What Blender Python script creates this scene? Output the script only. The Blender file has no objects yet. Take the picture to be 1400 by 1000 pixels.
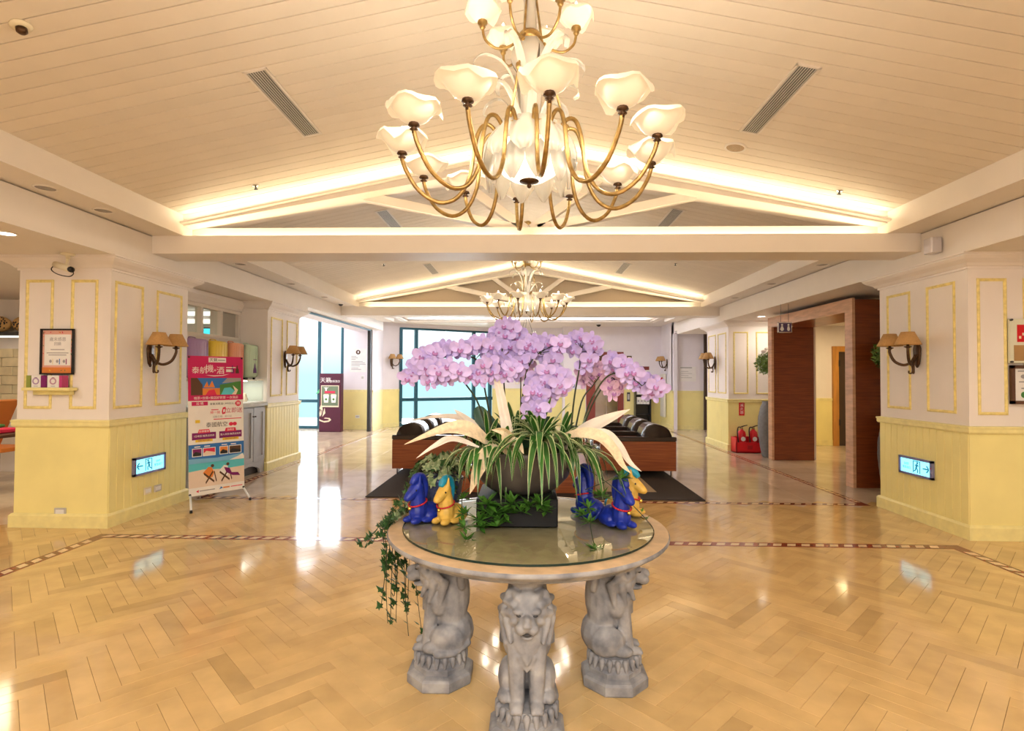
import bpy, bmesh, math, random
from math import sin, cos, pi, radians, sqrt, atan2
from mathutils import Vector, Matrix, Euler
random.seed(7)
SC = bpy.context.scene
COL = SC.collection

# ------------------------------------------------------------------ camera
cam_d = bpy.data.cameras.new('camera'); cam = bpy.data.objects.new('camera', cam_d); COL.objects.link(cam)
F = 745.0
_yaw, _pit, _roll = math.atan(22 / F), math.atan(15 / F), radians(0.25)
_f = Vector((-sin(_yaw) * cos(_pit), cos(_yaw) * cos(_pit), sin(_pit)))
_r = Vector((cos(_yaw), sin(_yaw), 0)); _u = _r.cross(_f)
_r2 = cos(_roll) * _r + sin(_roll) * _u; _u2 = -sin(_roll) * _r + cos(_roll) * _u
cam.matrix_world = Matrix(((_r2.x, _u2.x, -_f.x, 0), (_r2.y, _u2.y, -_f.y, 0), (_r2.z, _u2.z, -_f.z, 1.5), (0, 0, 0, 1)))
cam_d.sensor_width = 36; cam_d.sensor_fit = 'HORIZONTAL'; cam_d.lens = 36 * F / 1400
cam_d.clip_start = 0.02; cam_d.clip_end = 200
SC.camera = cam

def at(px, py, Y):
    """a point of the photograph, on the vertical plane at distance Y, in world coordinates"""
    d = _f * F + _r2 * (px - 700) + _u2 * (500 - py)
    return Vector((0, 0, 1.5)) + d * (Y / d.y)

# ------------------------------------------------------------------ sky
W = bpy.data.worlds.new('sky'); SC.world = W; W.use_nodes = True
nt = W.node_tree; nt.nodes.clear()
out = nt.nodes.new('ShaderNodeOutputWorld'); bg = nt.nodes.new('ShaderNodeBackground')
tc = nt.nodes.new('ShaderNodeTexCoord'); sp = nt.nodes.new('ShaderNodeSeparateXYZ'); cr = nt.nodes.new('ShaderNodeValToRGB')
mr = nt.nodes.new('ShaderNodeMapRange'); mr.inputs[1].default_value = -0.25; mr.inputs[2].default_value = 0.25
nt.links.new(tc.outputs['Generated'], sp.inputs[0]); nt.links.new(sp.outputs[2], mr.inputs[0]); nt.links.new(mr.outputs[0], cr.inputs[0])
nt.links.new(cr.outputs[0], bg.inputs[0]); nt.links.new(bg.outputs[0], out.inputs[0])
e = cr.color_ramp.elements
e[0].position = 0.0; e[0].color = (0.36, 0.66, 0.76, 1)
e[1].position = 1.0; e[1].color = (1.0, 1.0, 1.0, 1)
x = e.new(0.5); x.color = (0.44, 0.76, 0.84, 1)
x = e.new(0.68); x.color = (0.92, 0.98, 1.0, 1)
bg.inputs[1].default_value = 1.25

# ------------------------------------------------------------------ exposure
vs = SC.view_settings
vs.view_transform = 'Standard'; vs.look = 'None'; vs.gamma = 1; vs.use_curve_mapping = False; vs.exposure = 0.45
SC.cycles.max_bounces = 8; SC.cycles.diffuse_bounces = 4; SC.cycles.glossy_bounces = 4
SC.cycles.transmission_bounces = 6; SC.cycles.transparent_max_bounces = 10
SC.cycles.caustics_reflective = False; SC.cycles.caustics_refractive = False
SC.cycles.sample_clamp_indirect = 6.0

WARM = (1.0, 0.90, 0.76)
def lamp(kind, name, loc, power, color=WARM, rot=(0, 0, 0), size=None, size_y=None, radius=None, spot=None, blend=0.6):
    d = bpy.data.lights.new(name, kind); d.energy = power; d.color = color
    if kind == 'AREA':
        d.shape = 'RECTANGLE' if size_y else 'SQUARE'; d.size = size
        if size_y: d.size_y = size_y
    if radius is not None: d.shadow_soft_size = radius
    if spot: d.spot_size = radians(spot); d.spot_blend = blend
    o = bpy.data.objects.new(name, d); o.location = loc; o.rotation_euler = rot; COL.objects.link(o)
    return o
# fill light over the hall, lamps of the side aisles, cove strips on the trusses
sun = lamp('SUN', 'hazy_daylight', (-6, 24, 12), 18.0, (0.86, 0.90, 1.0), (radians(-66), 0, radians(-22)))
sun.data.angle = radians(90)
lamp('AREA', 'hall_fill', (0, -3.2, 3.3), 440, (1, 0.93, 0.83), (0, 0, 0), 4.0, 4.0)  # added front fill behind the camera, an area light without a fitting
def aisle_lamp(x, y, p, c=WARM): lamp('AREA', 'aisle_lamp', (x, y, 2.645), p, c, (0, 0, 0), 0.16, 0.16)
for sx in (-1, 1):
    lamp('AREA', 'truss_cove_lamp', (sx * 1.83, 5.745, 2.94), 8, (1, 0.80, 0.48), (pi, 0, 0), 3.5, 0.05)
    lamp('AREA', 'truss_cove_lamp', (sx * 1.75, 11.595, 2.94), 8, (1, 0.80, 0.48), (pi, 0, 0), 3.4, 0.05)
    a = math.atan(0.2027)
    lamp('AREA', 'rafter_cove_lamp', (sx * 1.87, 5.600, 3.94 - 0.2027 * 1.87 - 0.078), 4.5, (1, 0.86, 0.60), (pi + .45, sx * a, 0), 3.55, 0.025)
    lamp('AREA', 'rafter_cove_lamp', (sx * 1.87, 11.450, 3.94 - 0.2027 * 1.87 - 0.078), 4.5, (1, 0.86, 0.60), (pi + .45, sx * a, 0), 3.55, 0.025)
for x in (-4.9, 4.9):
    for y in (0.5, 3.0, 10.75) if x > 0 else (0.5, 3.0):
        aisle_lamp(x, y, 16 if y < 5 else 9)
lamp('AREA', 'tray_cove_lamp', (0, 15.80, 3.16), 60, (1, 0.96, 0.92), (pi, 0, 0), 6.8, 0.1)

lamp('AREA', 'tray_fill', (-1.6, 13.6, 3.40), 66, (0.84, 0.87, 1.0), (0, 0, 0), 1.6, 1.6)  # pair of added cool fills in place of daylight in the far zone
lamp('AREA', 'tray_fill', (1.6, 13.6, 3.40), 66, (0.84, 0.87, 1.0), (0, 0, 0), 1.6, 1.6)
lamp('AREA', 'entrance_fill', (-6.2, 12.6, 3.28), 75, (0.90, 0.94, 1.0), (0, 0, 0), 2.0, 3.0)  # added cool fill that stands in for daylight from the entrance glass

# ------------------------------------------------------------------ materials
MATS = {}
def mat(name, col, rough=0.5, metal=0.0, var=0.0, scale=6.0, stretch=(1, 1, 1), bump=0.0, emit=None, estr=0.0, alpha=None, trans=0.0, spec=0.5, coat=0.0, attr=False, rnd=0.0, ior=1.45, col2=None, sss=0.0):
    if name in MATS: return MATS[name]
    m = bpy.data.materials.new(name); m.use_nodes = True; t = m.node_tree; b = t.nodes['Principled BSDF']; L = t.links.new
    b.inputs['Base Color'].default_value = (*col, 1); b.inputs['Roughness'].default_value = rough; b.inputs['Metallic'].default_value = metal
    b.inputs['Specular IOR Level'].default_value = spec; b.inputs['IOR'].default_value = ior
    b.inputs['Coat Weight'].default_value = coat; b.inputs['Coat Roughness'].default_value = 0.06
    if trans: b.inputs['Transmission Weight'].default_value = trans
    if sss: b.inputs['Subsurface Weight'].default_value = sss; b.inputs['Subsurface Radius'].default_value = (0.02, 0.015, 0.01)
    if alpha is not None: b.inputs['Alpha'].default_value = alpha
    if emit: b.inputs['Emission Color'].default_value = (*emit, 1); b.inputs['Emission Strength'].default_value = estr
    last = None
    if var or bump:
        tcn = t.nodes.new('ShaderNodeTexCoord'); mp = t.nodes.new('ShaderNodeMapping'); mp.inputs['Scale'].default_value = stretch
        nz = t.nodes.new('ShaderNodeTexNoise'); nz.inputs['Scale'].default_value = scale; nz.inputs['Detail'].default_value = 5
        L(tcn.outputs['Object'], mp.inputs[0]); L(mp.outputs[0], nz.inputs['Vector'])
        if var:
            rp = t.nodes.new('ShaderNodeValToRGB')
            c2 = col2 or tuple(c * (1 - var) for c in col); c1 = col if col2 else tuple(min(1, c * (1 + var * 0.6)) for c in col)
            rp.color_ramp.elements[0].position = 0.32; rp.color_ramp.elements[0].color = (*c2, 1)
            rp.color_ramp.elements[1].position = 0.68; rp.color_ramp.elements[1].color = (*c1, 1)
            L(nz.outputs[0], rp.inputs[0]); last = rp.outputs[0]
        if bump:
            bp = t.nodes.new('ShaderNodeBump'); bp.inputs['Strength'].default_value = bump; bp.inputs['Distance'].default_value = 0.01
            L(nz.outputs[0], bp.inputs['Height']); L(bp.outputs[0], b.inputs['Normal'])
    if attr or rnd:
        mx = t.nodes.new('ShaderNodeMix'); mx.data_type = 'RGBA'; mx.blend_type = 'MULTIPLY'; mx.inputs[0].default_value = 1
        if last: L(last, mx.inputs[6])
        else: mx.inputs[6].default_value = (*col, 1)
        if attr:
            an = t.nodes.new('ShaderNodeAttribute'); an.attribute_name = 'tone'; L(an.outputs['Color'], mx.inputs[7])
        else:
            oi = t.nodes.new('ShaderNodeObjectInfo'); m2 = t.nodes.new('ShaderNodeMapRange'); m2.inputs[3].default_value = 1 - rnd; m2.inputs[4].default_value = 1.0
            L(oi.outputs['Random'], m2.inputs[0]); L(m2.outputs[0], mx.inputs[7])
        last = mx.outputs[2]
    if last: L(last, b.inputs['Base Color'])
    MATS[name] = m
    return m
WALL = mat('wall_paint', (0.86, 0.80, 0.76), 0.55, var=0.03, scale=3)
WALLC = mat('wall_paint_daylight_tint', (0.83, 0.79, 0.84), 0.6, var=0.03, scale=3)  # same wall paint with the cool daylight tint put into its colour
YEL = mat('yellow_paint', (0.90, 0.80, 0.34), 0.45, var=0.05, scale=3)
YELD = mat('yellow_trim_paint', (0.88, 0.79, 0.36), 0.4, var=0.08, scale=12)
MOULD = mat('moulding_gilt_paint', (0.86, 0.72, 0.28), 0.45, var=0.15, scale=25)
CEIL = mat('ceiling_paint', (0.80, 0.72, 0.62), 0.55, var=0.03, scale=4, rnd=0.05)
TRIM = mat('trim_paint', (0.82, 0.76, 0.70), 0.5, var=0.02, scale=4)
FLOORM = mat('marble_tile', (0.70, 0.49, 0.22), 0.09, var=0.12, scale=5, stretch=(1, 1, 1), attr=True, spec=0.6)
SLABM = mat('marble_slab', (0.66, 0.52, 0.37), 0.08, var=0.14, scale=3, attr=True, spec=0.6)
GROUT = mat('grout', (0.40, 0.26, 0.12), 0.4)
REDST = mat('red_stone', (0.26, 0.06, 0.03), 0.12, var=0.2, scale=20)
BEIGEST = mat('beige_stone', (0.80, 0.62, 0.38), 0.12, var=0.12, scale=20)
STONE = mat('carved_stone', (0.37, 0.37, 0.385), 0.6, var=0.35, scale=11, bump=0.3, col2=(0.14, 0.15, 0.18))
STONETOP = mat('tan_stone', (0.60, 0.44, 0.27), 0.35, var=0.2, scale=14, bump=0.1)
BLACK = mat('black_paint', (0.012, 0.012, 0.014), 0.3)
DARK = mat('dark_grey', (0.05, 0.05, 0.055), 0.5)
WHITE = mat('white_plastic', (0.85, 0.85, 0.84), 0.35)
GREY = mat('grey_plastic', (0.55, 0.53, 0.50), 0.4)
BRASS = mat('aged_brass', (0.48, 0.33, 0.13), 0.32, 1.0, var=0.35, scale=30)
BRONZE = mat('dark_bronze', (0.10, 0.055, 0.03), 0.4, 0.8, var=0.3, scale=40)
SHADEG = mat('frosted_glass_lit', (0.86, 0.77, 0.62), 0.4, emit=(1, 0.84, 0.58), estr=0.22)
GLASSL = mat('frosted_glass_leaf', (0.62, 0.575, 0.50), 0.35, alpha=0.88, sss=0.3)
BOWLG = mat('frosted_bowl_lit', (0.92, 0.88, 0.8), 0.35, emit=(1, 0.90, 0.72), estr=1.0)
BULB = mat('bulb_lit', (1, 1, 1), 0.3, emit=(1, 0.92, 0.78), estr=9)
TANSH = mat('tan_shade_cloth', (0.50, 0.29, 0.11), 0.8, var=0.1, scale=60)
def pane_mat(name, tint, ior):
    m = bpy.data.materials.new(name); m.use_nodes = True; t = m.node_tree; t.nodes.clear(); L = t.links.new
    gm = t.nodes.new('ShaderNodeNewGeometry'); sb = t.nodes.new('ShaderNodeMath'); sb.operation = 'SUBTRACT'; sb.inputs[0].default_value = 1.0; ml = t.nodes.new('ShaderNodeMath'); ml.operation = 'MULTIPLY'
    o = t.nodes.new('ShaderNodeOutputMaterial'); mx = t.nodes.new('ShaderNodeMixShader'); fr = t.nodes.new('ShaderNodeFresnel'); g = t.nodes.new('ShaderNodeBsdfGlossy'); tr = t.nodes.new('ShaderNodeBsdfTransparent')
    fr.inputs[0].default_value = ior; g.inputs['Roughness'].default_value = 0.012; tr.inputs[0].default_value = (*tint, 1)
    L(gm.outputs['Backfacing'], sb.inputs[1]); L(fr.outputs[0], ml.inputs[0]); L(sb.outputs[0], ml.inputs[1]); L(ml.outputs[0], mx.inputs[0]); L(tr.outputs[0], mx.inputs[1]); L(g.outputs[0], mx.inputs[2]); L(mx.outputs[0], o.inputs[0]); return m
GLASS = pane_mat('clear_glass', (0.94, 0.98, 0.98), 1.45)
TABGLASS = pane_mat('table_glass', (0.90, 0.95, 0.93), 1.75)
WOOD = mat('red_wood', (0.26, 0.066, 0.018), 0.28, var=0.4, scale=3.5, stretch=(1, 1, 14), col2=(0.17, 0.038, 0.012))
WOODH = mat('red_wood_level', (0.34, 0.095, 0.026), 0.3, var=0.4, scale=3.5, stretch=(0.6, 0.6, 14), col2=(0.20, 0.045, 0.013))
WOODL = mat('light_wood', (0.62, 0.36, 0.22), 0.3, var=0.2, scale=4, stretch=(1, 1, 6))
WOODO = mat('orange_wood', (0.55, 0.25, 0.05), 0.35, var=0.2, scale=4, stretch=(4, 4, 0.6))
LEATHER = mat('brown_leather', (0.030, 0.020, 0.016), 0.2, bump=0.05, scale=40)
RUGD = mat('dark_rug', (0.040, 0.030, 0.028), 0.95, bump=0.4, scale=90, var=0.2)
RUGL = mat('beige_rug', (0.46, 0.36, 0.25), 0.95, bump=0.4, scale=90, var=0.12)
CHROME = mat('chrome', (0.7, 0.7, 0.72), 0.12, 1.0)
CABG = mat('grey_cabinet_paint', (0.38, 0.38, 0.39), 0.45, var=0.05)
CABT = mat('counter_stone', (0.45, 0.43, 0.38), 0.3, var=0.15)
TEAL = mat('window_frame_paint', (0.025, 0.10, 0.14), 0.4, 0.3)
POT = mat('brown_glaze', (0.085, 0.075, 0.070), 0.35, var=0.25, scale=10)
VASE = mat('grey_clay', (0.16, 0.16, 0.165), 0.5, bump=0.2, scale=20, var=0.15)
BLUEPOT = mat('blue_mosaic_pot', (0.10, 0.13, 0.30), 0.35, var=0.6, scale=40, col2=(0.03, 0.05, 0.14))
STEMG = mat('orchid_stem', (0.035, 0.05, 0.022), 0.5)
PETAL = mat('lilac_petal', (0.63, 0.52, 0.98), 0.5, var=0.12, scale=30, rnd=0.10, sss=0.1)
PETALP = mat('pink_petal', (0.78, 0.54, 0.80), 0.5, var=0.12, scale=30, rnd=0.10, sss=0.1)
LIP = mat('orchid_lip', (0.46, 0.22, 0.54), 0.5)
LEAFG = mat('green_blade', (0.030, 0.145, 0.018), 0.4, var=0.3, scale=12, rnd=0.3)
LEAFW = mat('cream_margin', (0.52, 0.60, 0.32), 0.45)
LEAFD = mat('dark_green_leaf', (0.012, 0.07, 0.03), 0.35, var=0.2)
IVYG = mat('ivy_green', (0.040, 0.13, 0.030), 0.45, var=0.3, scale=30, rnd=0.35)
IVYV = mat('ivy_cream', (0.55, 0.62, 0.38), 0.45, var=0.4, scale=60, rnd=0.25, col2=(0.08, 0.20, 0.06))
FERN = mat('fern_green', (0.07, 0.22, 0.025), 0.5, var=0.3, scale=20, rnd=0.3)
DRY = mat('dried_leaf', (0.80, 0.68, 0.48), 0.6, var=0.18, scale=14, stretch=(4, 4, 4), bump=0.2)
DRYW = mat('bleached_leaf', (0.80, 0.74, 0.66), 0.6, var=0.12, scale=14, bump=0.2)
BLUE = mat('blue_glaze', (0.010, 0.030, 0.34), 0.4, var=0.25, scale=30)
GOLD = mat('yellow_glaze', (0.72, 0.46, 0.09), 0.45, var=0.2, scale=25)
TEALG = mat('teal_glaze', (0.015, 0.32, 0.52), 0.4, var=0.2, scale=25)
RED = mat('red_paint', (0.62, 0.012, 0.02), 0.3)
REDR = mat('red_ribbon', (0.55, 0.015, 0.03), 0.5)
GOLDM = mat('gold_metal', (0.8, 0.55, 0.12), 0.25, 1.0)
EXITE = mat('exit_panel_lit', (0.2, 0.7, 0.8), 0.3, emit=(0.30, 0.90, 1.0), estr=1.0)
EXITB = mat('exit_figure', (0.0, 0.16, 0.28), 0.4, emit=(0.0, 0.22, 0.42), estr=0.38)
EXITF = mat('exit_frame', (0.28, 0.30, 0.62), 0.3, 0.5)
def plain(name, c, r=0.5): return mat('print_' + name, c, r, var=0.04, scale=8)
PW = plain('white', (0.86, 0.84, 0.82)); PM = plain('magenta', (0.56, 0.012, 0.12)); PK = plain('black', (0.02, 0.02, 0.025))
PR = plain('red', (0.70, 0.03, 0.09)); PP = plain('plum', (0.20, 0.012, 0.14)); PY = plain('yellow', (0.85, 0.6, 0.05))
PG = plain('green', (0.06, 0.22, 0.05)); PB = plain('blue', (0.03, 0.17, 0.52)); PC = plain('turquoise', (0.10, 0.55, 0.65)); PS = plain('sand', (0.80, 0.66, 0.55))
PO = plain('orange', (0.75, 0.24, 0.05)); PBR = plain('brown', (0.10, 0.045, 0.025)); PGR = plain('grey', (0.35, 0.34, 0.36)); PMR = plain('maroon', (0.085, 0.010, 0.035)); PCR = plain('cream', (0.82, 0.74, 0.55))

# ------------------------------------------------------------------ mesh building
class MB:
    def __init__(s): s.v = []; s.f = []; s.m = []; s.t = []
    def add(s, v, f, mi=0, tone=None):
        k = len(s.v); s.v += [tuple(p) for p in v]
        for q in f: s.f.append(tuple(i + k for i in q)); s.m.append(mi); s.t.append(tone)
        return s
    def box(s, a, b, mi=0, M=None, tone=None):
        v = [Vector((x, y, z)) for z in (a[2], b[2]) for y in (a[1], b[1]) for x in (a[0], b[0])]
        if M: v = [M @ p for p in v]
        return s.add(v, [(0, 2, 3, 1), (4, 5, 7, 6), (0, 1, 5, 4), (2, 6, 7, 3), (0, 4, 6, 2), (1, 3, 7, 5)], mi, tone)
    def bbox(s, a, b, r=0.01, mi=0, M=None):
        """box with chamfered vertical and horizontal edges"""
        x0, y0, z0 = a; x1, y1, z1 = b; r = min(r, (x1 - x0) / 2.1, (y1 - y0) / 2.1, (z1 - z0) / 2.1)
        def ring(i, z):
            i2 = i
            return [(x0 + i + r, y0 + i, z), (x1 - i - r, y0 + i, z), (x1 - i, y0 + i + r, z), (x1 - i, y1 - i - r, z), (x1 - i - r, y1 - i, z), (x0 + i + r, y1 - i, z), (x0 + i, y1 - i - r, z), (x0 + i, y0 + i + r, z)]
        R = [ring(r * .6, z0), ring(0, z0 + r * .6), ring(0, z1 - r * .6), ring(r * .6, z1)]
        v = [Vector(p) for q in R for p in q]
        if M: v = [M @ p for p in v]
        f = [tuple(range(7, -1, -1)), tuple(range(24, 32))]
        for k in range(3):
            for i in range(8): f.append((k * 8 + i, k * 8 + (i + 1) % 8, k * 8 + 8 + (i + 1) % 8, k * 8 + 8 + i))
        return s.add(v, f, mi)
    def tube(s, pts, r, n=8, mi=0, cap=True):
        pts = [Vector(p) for p in pts]; R = r if isinstance(r, (list, tuple)) else [r] * len(pts)
        v = []; f = []; prev = None
        for i, p in enumerate(pts):
            d = (pts[min(i + 1, len(pts) - 1)] - pts[max(i - 1, 0)])
            d = d.normalized() if d.length > 1e-9 else Vector((0, 0, 1))
            if prev is None: a = Vector((0, 0, 1)) if abs(d.z) < .9 else Vector((1, 0, 0)); a = (a - d * a.dot(d)).normalized()
            else: a = prev - d * prev.dot(d); a = a.normalized() if a.length > 1e-6 else Vector((1, 0, 0))
            prev = a; b = d.cross(a)
            for k in range(n):
                t = 2 * pi * k / n; v.append(p + (a * cos(t) + b * sin(t)) * R[i])
        for i in range(len(pts) - 1):
            for k in range(n): f.append((i * n + k, i * n + (k + 1) % n, (i + 1) * n + (k + 1) % n, (i + 1) * n + k))
        if cap: f.append(tuple(range(n - 1, -1, -1))); f.append(tuple(range((len(pts) - 1) * n, len(pts) * n)))
        return s.add(v, f, mi)
    def lathe(s, prof, n=16, c=(0, 0, 0), mi=0, cap=True, rot=0.0, M=None):
        v = []; f = []
        for (r, z) in prof:
            for k in range(n):
                t = 2 * pi * k / n + rot; p = Vector((c[0] + r * cos(t), c[1] + r * sin(t), c[2] + z)); v.append(M @ p if M else p)
        for i in range(len(prof) - 1):
            for k in range(n): f.append((i * n + k, i * n + (k + 1) % n, (i + 1) * n + (k + 1) % n, (i + 1) * n + k))
        if cap: f.append(tuple(range(n - 1, -1, -1))); f.append(tuple(range((len(prof) - 1) * n, len(prof) * n)))
        return s.add(v, f, mi)
    def ell(s, c, r, nu=12, nv=8, mi=0, M=None):
        prof = []; v = []; f = []
        R = M or Matrix.Identity(3)
        for j in range(nv + 1):
            ph = -pi / 2 + pi * j / nv
            for k in range(nu):
                t = 2 * pi * k / nu
                v.append(Vector(c) + R @ Vector((r[0] * cos(ph) * cos(t), r[1] * cos(ph) * sin(t), r[2] * sin(ph))))
        for j in range(nv):
            for k in range(nu): f.append((j * nu + k, j * nu + (k + 1) % nu, (j + 1) * nu + (k + 1) % nu, (j + 1) * nu + k))
        return s.add(v, f, mi)
    def cap(s, a, b, ra, rb, n=10, mi=0):
        """tapered limb with round ends"""
        a = Vector(a); b = Vector(b); d = (b - a).normalized()
        pts = []; R = []
        for t in (-.99, -.8, -.45, 0): pts.append(a + d * ra * t); R.append(ra * sqrt(1 - t * t))
        for t in (0, .45, .8, .99): pts.append(b + d * rb * t); R.append(rb * sqrt(1 - t * t))
        return s.tube(pts, R, n, mi)
    def sheet(s, nu, nv, fn, mi=0, mfn=None):
        v = [fn(i / nu, j / nv) for j in range(nv + 1) for i in range(nu + 1)]
        k = len(s.v); s.v += [tuple(p) for p in v]
        for j in range(nv):
            for i in range(nu):
                q = j * (nu + 1) + i
                s.f.append((k + q, k + q + 1, k + q + nu + 2, k + q + nu + 1)); s.m.append(mfn(i, j) if mfn else mi); s.t.append(None)
        return s
    def prism(s, poly, fn, d0, d1, mi=0):
        """2-D outline extruded: fn(u, v, d) gives the point"""
        n = len(poly); v = [fn(u, w, d0) for u, w in poly] + [fn(u, w, d1) for u, w in poly]
        f = [tuple(range(n - 1, -1, -1)), tuple(range(n, 2 * n))] + [(i, (i + 1) % n, n + (i + 1) % n, n + i) for i in range(n)]
        return s.add(v, f, mi)
    def sweep_rect(s, x0, x1, y0, y1, prof, mi=0):
        """mitred moulding round a rectangle, prof = (outward, z)"""
        v = []; f = []
        for (o, z) in prof: v += [(x0 - o, y0 - o, z), (x1 + o, y0 - o, z), (x1 + o, y1 + o, z), (x0 - o, y1 + o, z)]
        n = len(prof)
        for i in range(n - 1):
            for k in range(4): f.append((i * 4 + k, i * 4 + (k + 1) % 4, i * 4 + 4 + (k + 1) % 4, i * 4 + 4 + k))
        f.append((3, 2, 1, 0)); f.append(tuple((n - 1) * 4 + k for k in range(4)))
        return s.add(v, f, mi)
    def mesh(s, name, mats, smooth=False):
        m = bpy.data.meshes.new(name); m.from_pydata(s.v, [], s.f)
        for q in mats: m.materials.append(q)
        if len(mats) > 1: m.polygons.foreach_set('material_index', s.m)
        if smooth: m.polygons.foreach_set('use_smooth', [True] * len(m.polygons))
        if any(t is not None for t in s.t):
            ca = m.color_attributes.new('tone', 'FLOAT_COLOR', 'CORNER'); k = 0
            buf = []
            for p, t in zip(m.polygons, s.t):
                c = t or (1, 1, 1); buf += [c[0], c[1], c[2], 1.0] * len(p.vertices)
            ca.data.foreach_set('color', buf)
        bm = bmesh.new(); bm.from_mesh(m); bmesh.ops.recalc_face_normals(bm, faces=bm.faces); bm.to_mesh(m); bm.free()
        m.update(); return m

def MW(o):
    l = Matrix.LocRotScale(o.location, o.rotation_euler, o.scale)
    return MW(o.parent) @ o.matrix_parent_inverse @ l if o.parent else l
def ob(name, mb, mats, parent=None, smooth=False, world=True, loc=None, rot=None, kind=None):
    me = mb if isinstance(mb, bpy.types.Mesh) else mb.mesh(name, mats if isinstance(mats, (list, tuple)) else [mats], smooth)
    o = bpy.data.objects.new(name, me); COL.objects.link(o)
    if loc is not None: o.location = loc
    if rot is not None: o.rotation_euler = rot
    if parent:
        o.parent = parent
        if world: o.matrix_parent_inverse = MW(parent).inverted()
    if kind: o['kind'] = kind
    return o
def tag(o, label=None, cat=None, group=None, kind=None):
    if label: o['label'] = label
    if cat: o['category'] = cat
    if group: o['group'] = group
    if kind: o['kind'] = kind
    return o
def thing(name, label, cat, loc=(0, 0, 0), group=None, rz=0.0):
    o = bpy.data.objects.new(name, None); COL.objects.link(o); o.location = loc; o.rotation_euler = (0, 0, rz); o.empty_display_size = 0.05
    return tag(o, label, cat, group)
def copy_tree(o, parent=None):
    c = o.copy(); COL.objects.link(c)
    if parent: c.parent = parent
    for ch in list(o.children): copy_tree(ch, c)
    return c
def S(name, mb, m, label=None, cat=None, parent=None, smooth=False):
    o = ob(name, mb, m, parent, smooth); o['kind'] = 'structure'
    if label and not parent: tag(o, label, cat or name.split('_')[0])
    return o
def baked(mb, voxel, smooth_it=6, fac=0.5):
    """one continuous skin over overlapping forms"""
    me = mb.mesh('sculpt', [STONE]); o = bpy.data.objects.new('sculpt', me); COL.objects.link(o)
    r = o.modifiers.new('r', 'REMESH'); r.mode = 'VOXEL'; r.voxel_size = voxel; r.use_smooth_shade = True
    s = o.modifiers.new('s', 'SMOOTH'); s.iterations = smooth_it; s.factor = fac
    bpy.context.view_layer.update()
    n = bpy.data.meshes.new_from_object(o.evaluated_get(bpy.context.evaluated_depsgraph_get()))
    bpy.data.objects.remove(o); n.materials.clear(); return n
def text(parent, name, body, size, M, m, align='CENTER', ext=0.0004, sx=1.0):
    """flat lettering; M places its plane"""
    c = bpy.data.curves.new(name, 'FONT'); c.body = body; c.size = size; c.align_x = align; c.align_y = 'CENTER'; c.extrude = ext; c.resolution_u = 2
    t = bpy.data.objects.new(name, c); COL.objects.link(t)
    bpy.context.view_layer.update()
    me = bpy.data.meshes.new_from_object(t.evaluated_get(bpy.context.evaluated_depsgraph_get())); bpy.data.objects.remove(t)
    me.transform(M @ Matrix.Diagonal((sx, 1, 1, 1))); me.materials.clear(); me.materials.append(m)
    return ob(name, me, None, parent)
def plane_M(o, u, w):
    """matrix of a plane with origin o, x axis u, y axis w"""
    u = Vector(u).normalized(); w = Vector(w).normalized(); n = u.cross(w)
    return Matrix(((u.x, w.x, n.x, o[0]), (u.y, w.y, n.y, o[1]), (u.z, w.z, n.z, o[2]), (0, 0, 0, 1)))
def T(x, y, z): return Matrix.Translation((x, y, z))
# ================================================================== the shell
def zv(x): return 3.94 - 0.2027 * abs(x)
floor = S('floor', MB().box((-9.4, -6.2, -0.14), (9.4, 19.4, -0.012)), GROUT, 'polished golden marble floor with inlaid border lines', 'floor')

def lerp(a, b, t): return tuple(p + (q - p) * t for p, q in zip(a, b))
def tone():
    r = random.random(); base = lerp((0.91, 0.89, 0.86), (1.04, 1.04, 1.06), r)
    if random.random() < 0.10: base = tuple(c * 0.86 for c in base)
    return base
def tile_shape(mb, x0, y0, dx, dy, ang, tn, dz=0.0):
    """marble piece with an arrised edge; x0,y0 = corner in the turned frame"""
    g = 0.0006; e = 0.0009
    c, s = cos(ang), sin(ang)
    def P(u, w, z): return (u * c - w * s, u * s + w * c, z + dz)
    a, b, p, q = x0 + g, x0 + dx - g, y0 + g, y0 + dy - g
    v = [P(a, p, -.012), P(b, p, -.012), P(b, q, -.012), P(a, q, -.012), P(a, p, -.0012), P(b, p, -.0012), P(b, q, -.0012), P(a, q, -.0012), P(a + e, p + e, 0), P(b - e, p + e, 0), P(b - e, q - e, 0), P(a + e, q - e, 0)]
    f = [(8, 9, 10, 11)] + [(i, (i + 1) % 4, 4 + (i + 1) % 4, 4 + i) for i in range(4)] + [(4 + i, 4 + (i + 1) % 4, 8 + (i + 1) % 4, 8 + i) for i in range(4)]
    mb.add(v, f, 0, tn)
TW, TN = 0.092, 5
tiles = []
A45 = radians(45)
R = 75
for i in range(-40, 130):
    for j in range(-90, 90):
        s_ = (i - j) % (2 * TN)
        if s_ == 0: q = (i * TW, j * TW, TN * TW, TW)
        elif s_ == 2 * TN - 1: q = (i * TW, j * TW, TW, TN * TW)
        else: continue
        cu, cw = q[0] + q[2] / 2, q[1] + q[3] / 2
        cx, cy = cu * cos(A45) - cw * sin(A45), cu * sin(A45) + cw * cos(A45)
        if -5.3 < cx < 5.3 and 0.9 < cy < 6.62: tiles.append((cx, cy, q))
vis = [t for t in tiles if t[1] > 2.15 and abs(t[0]) < t[1] * 0.95 + 0.2]
vis.sort(key=lambda t: t[0] ** 2 + t[1] ** 2)
near = set(id(t) for t in vis[:292])
field = MB()
for t in tiles:
    if id(t) in near:
        m = MB(); tile_shape(m, *t[2], A45, tone()); ob('tile', m, FLOORM, floor)
    else: tile_shape(field, *t[2], A45, tone())
ob('tile_field', field, FLOORM, floor, kind='stuff')
slab = MB(); n = 0.62
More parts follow.
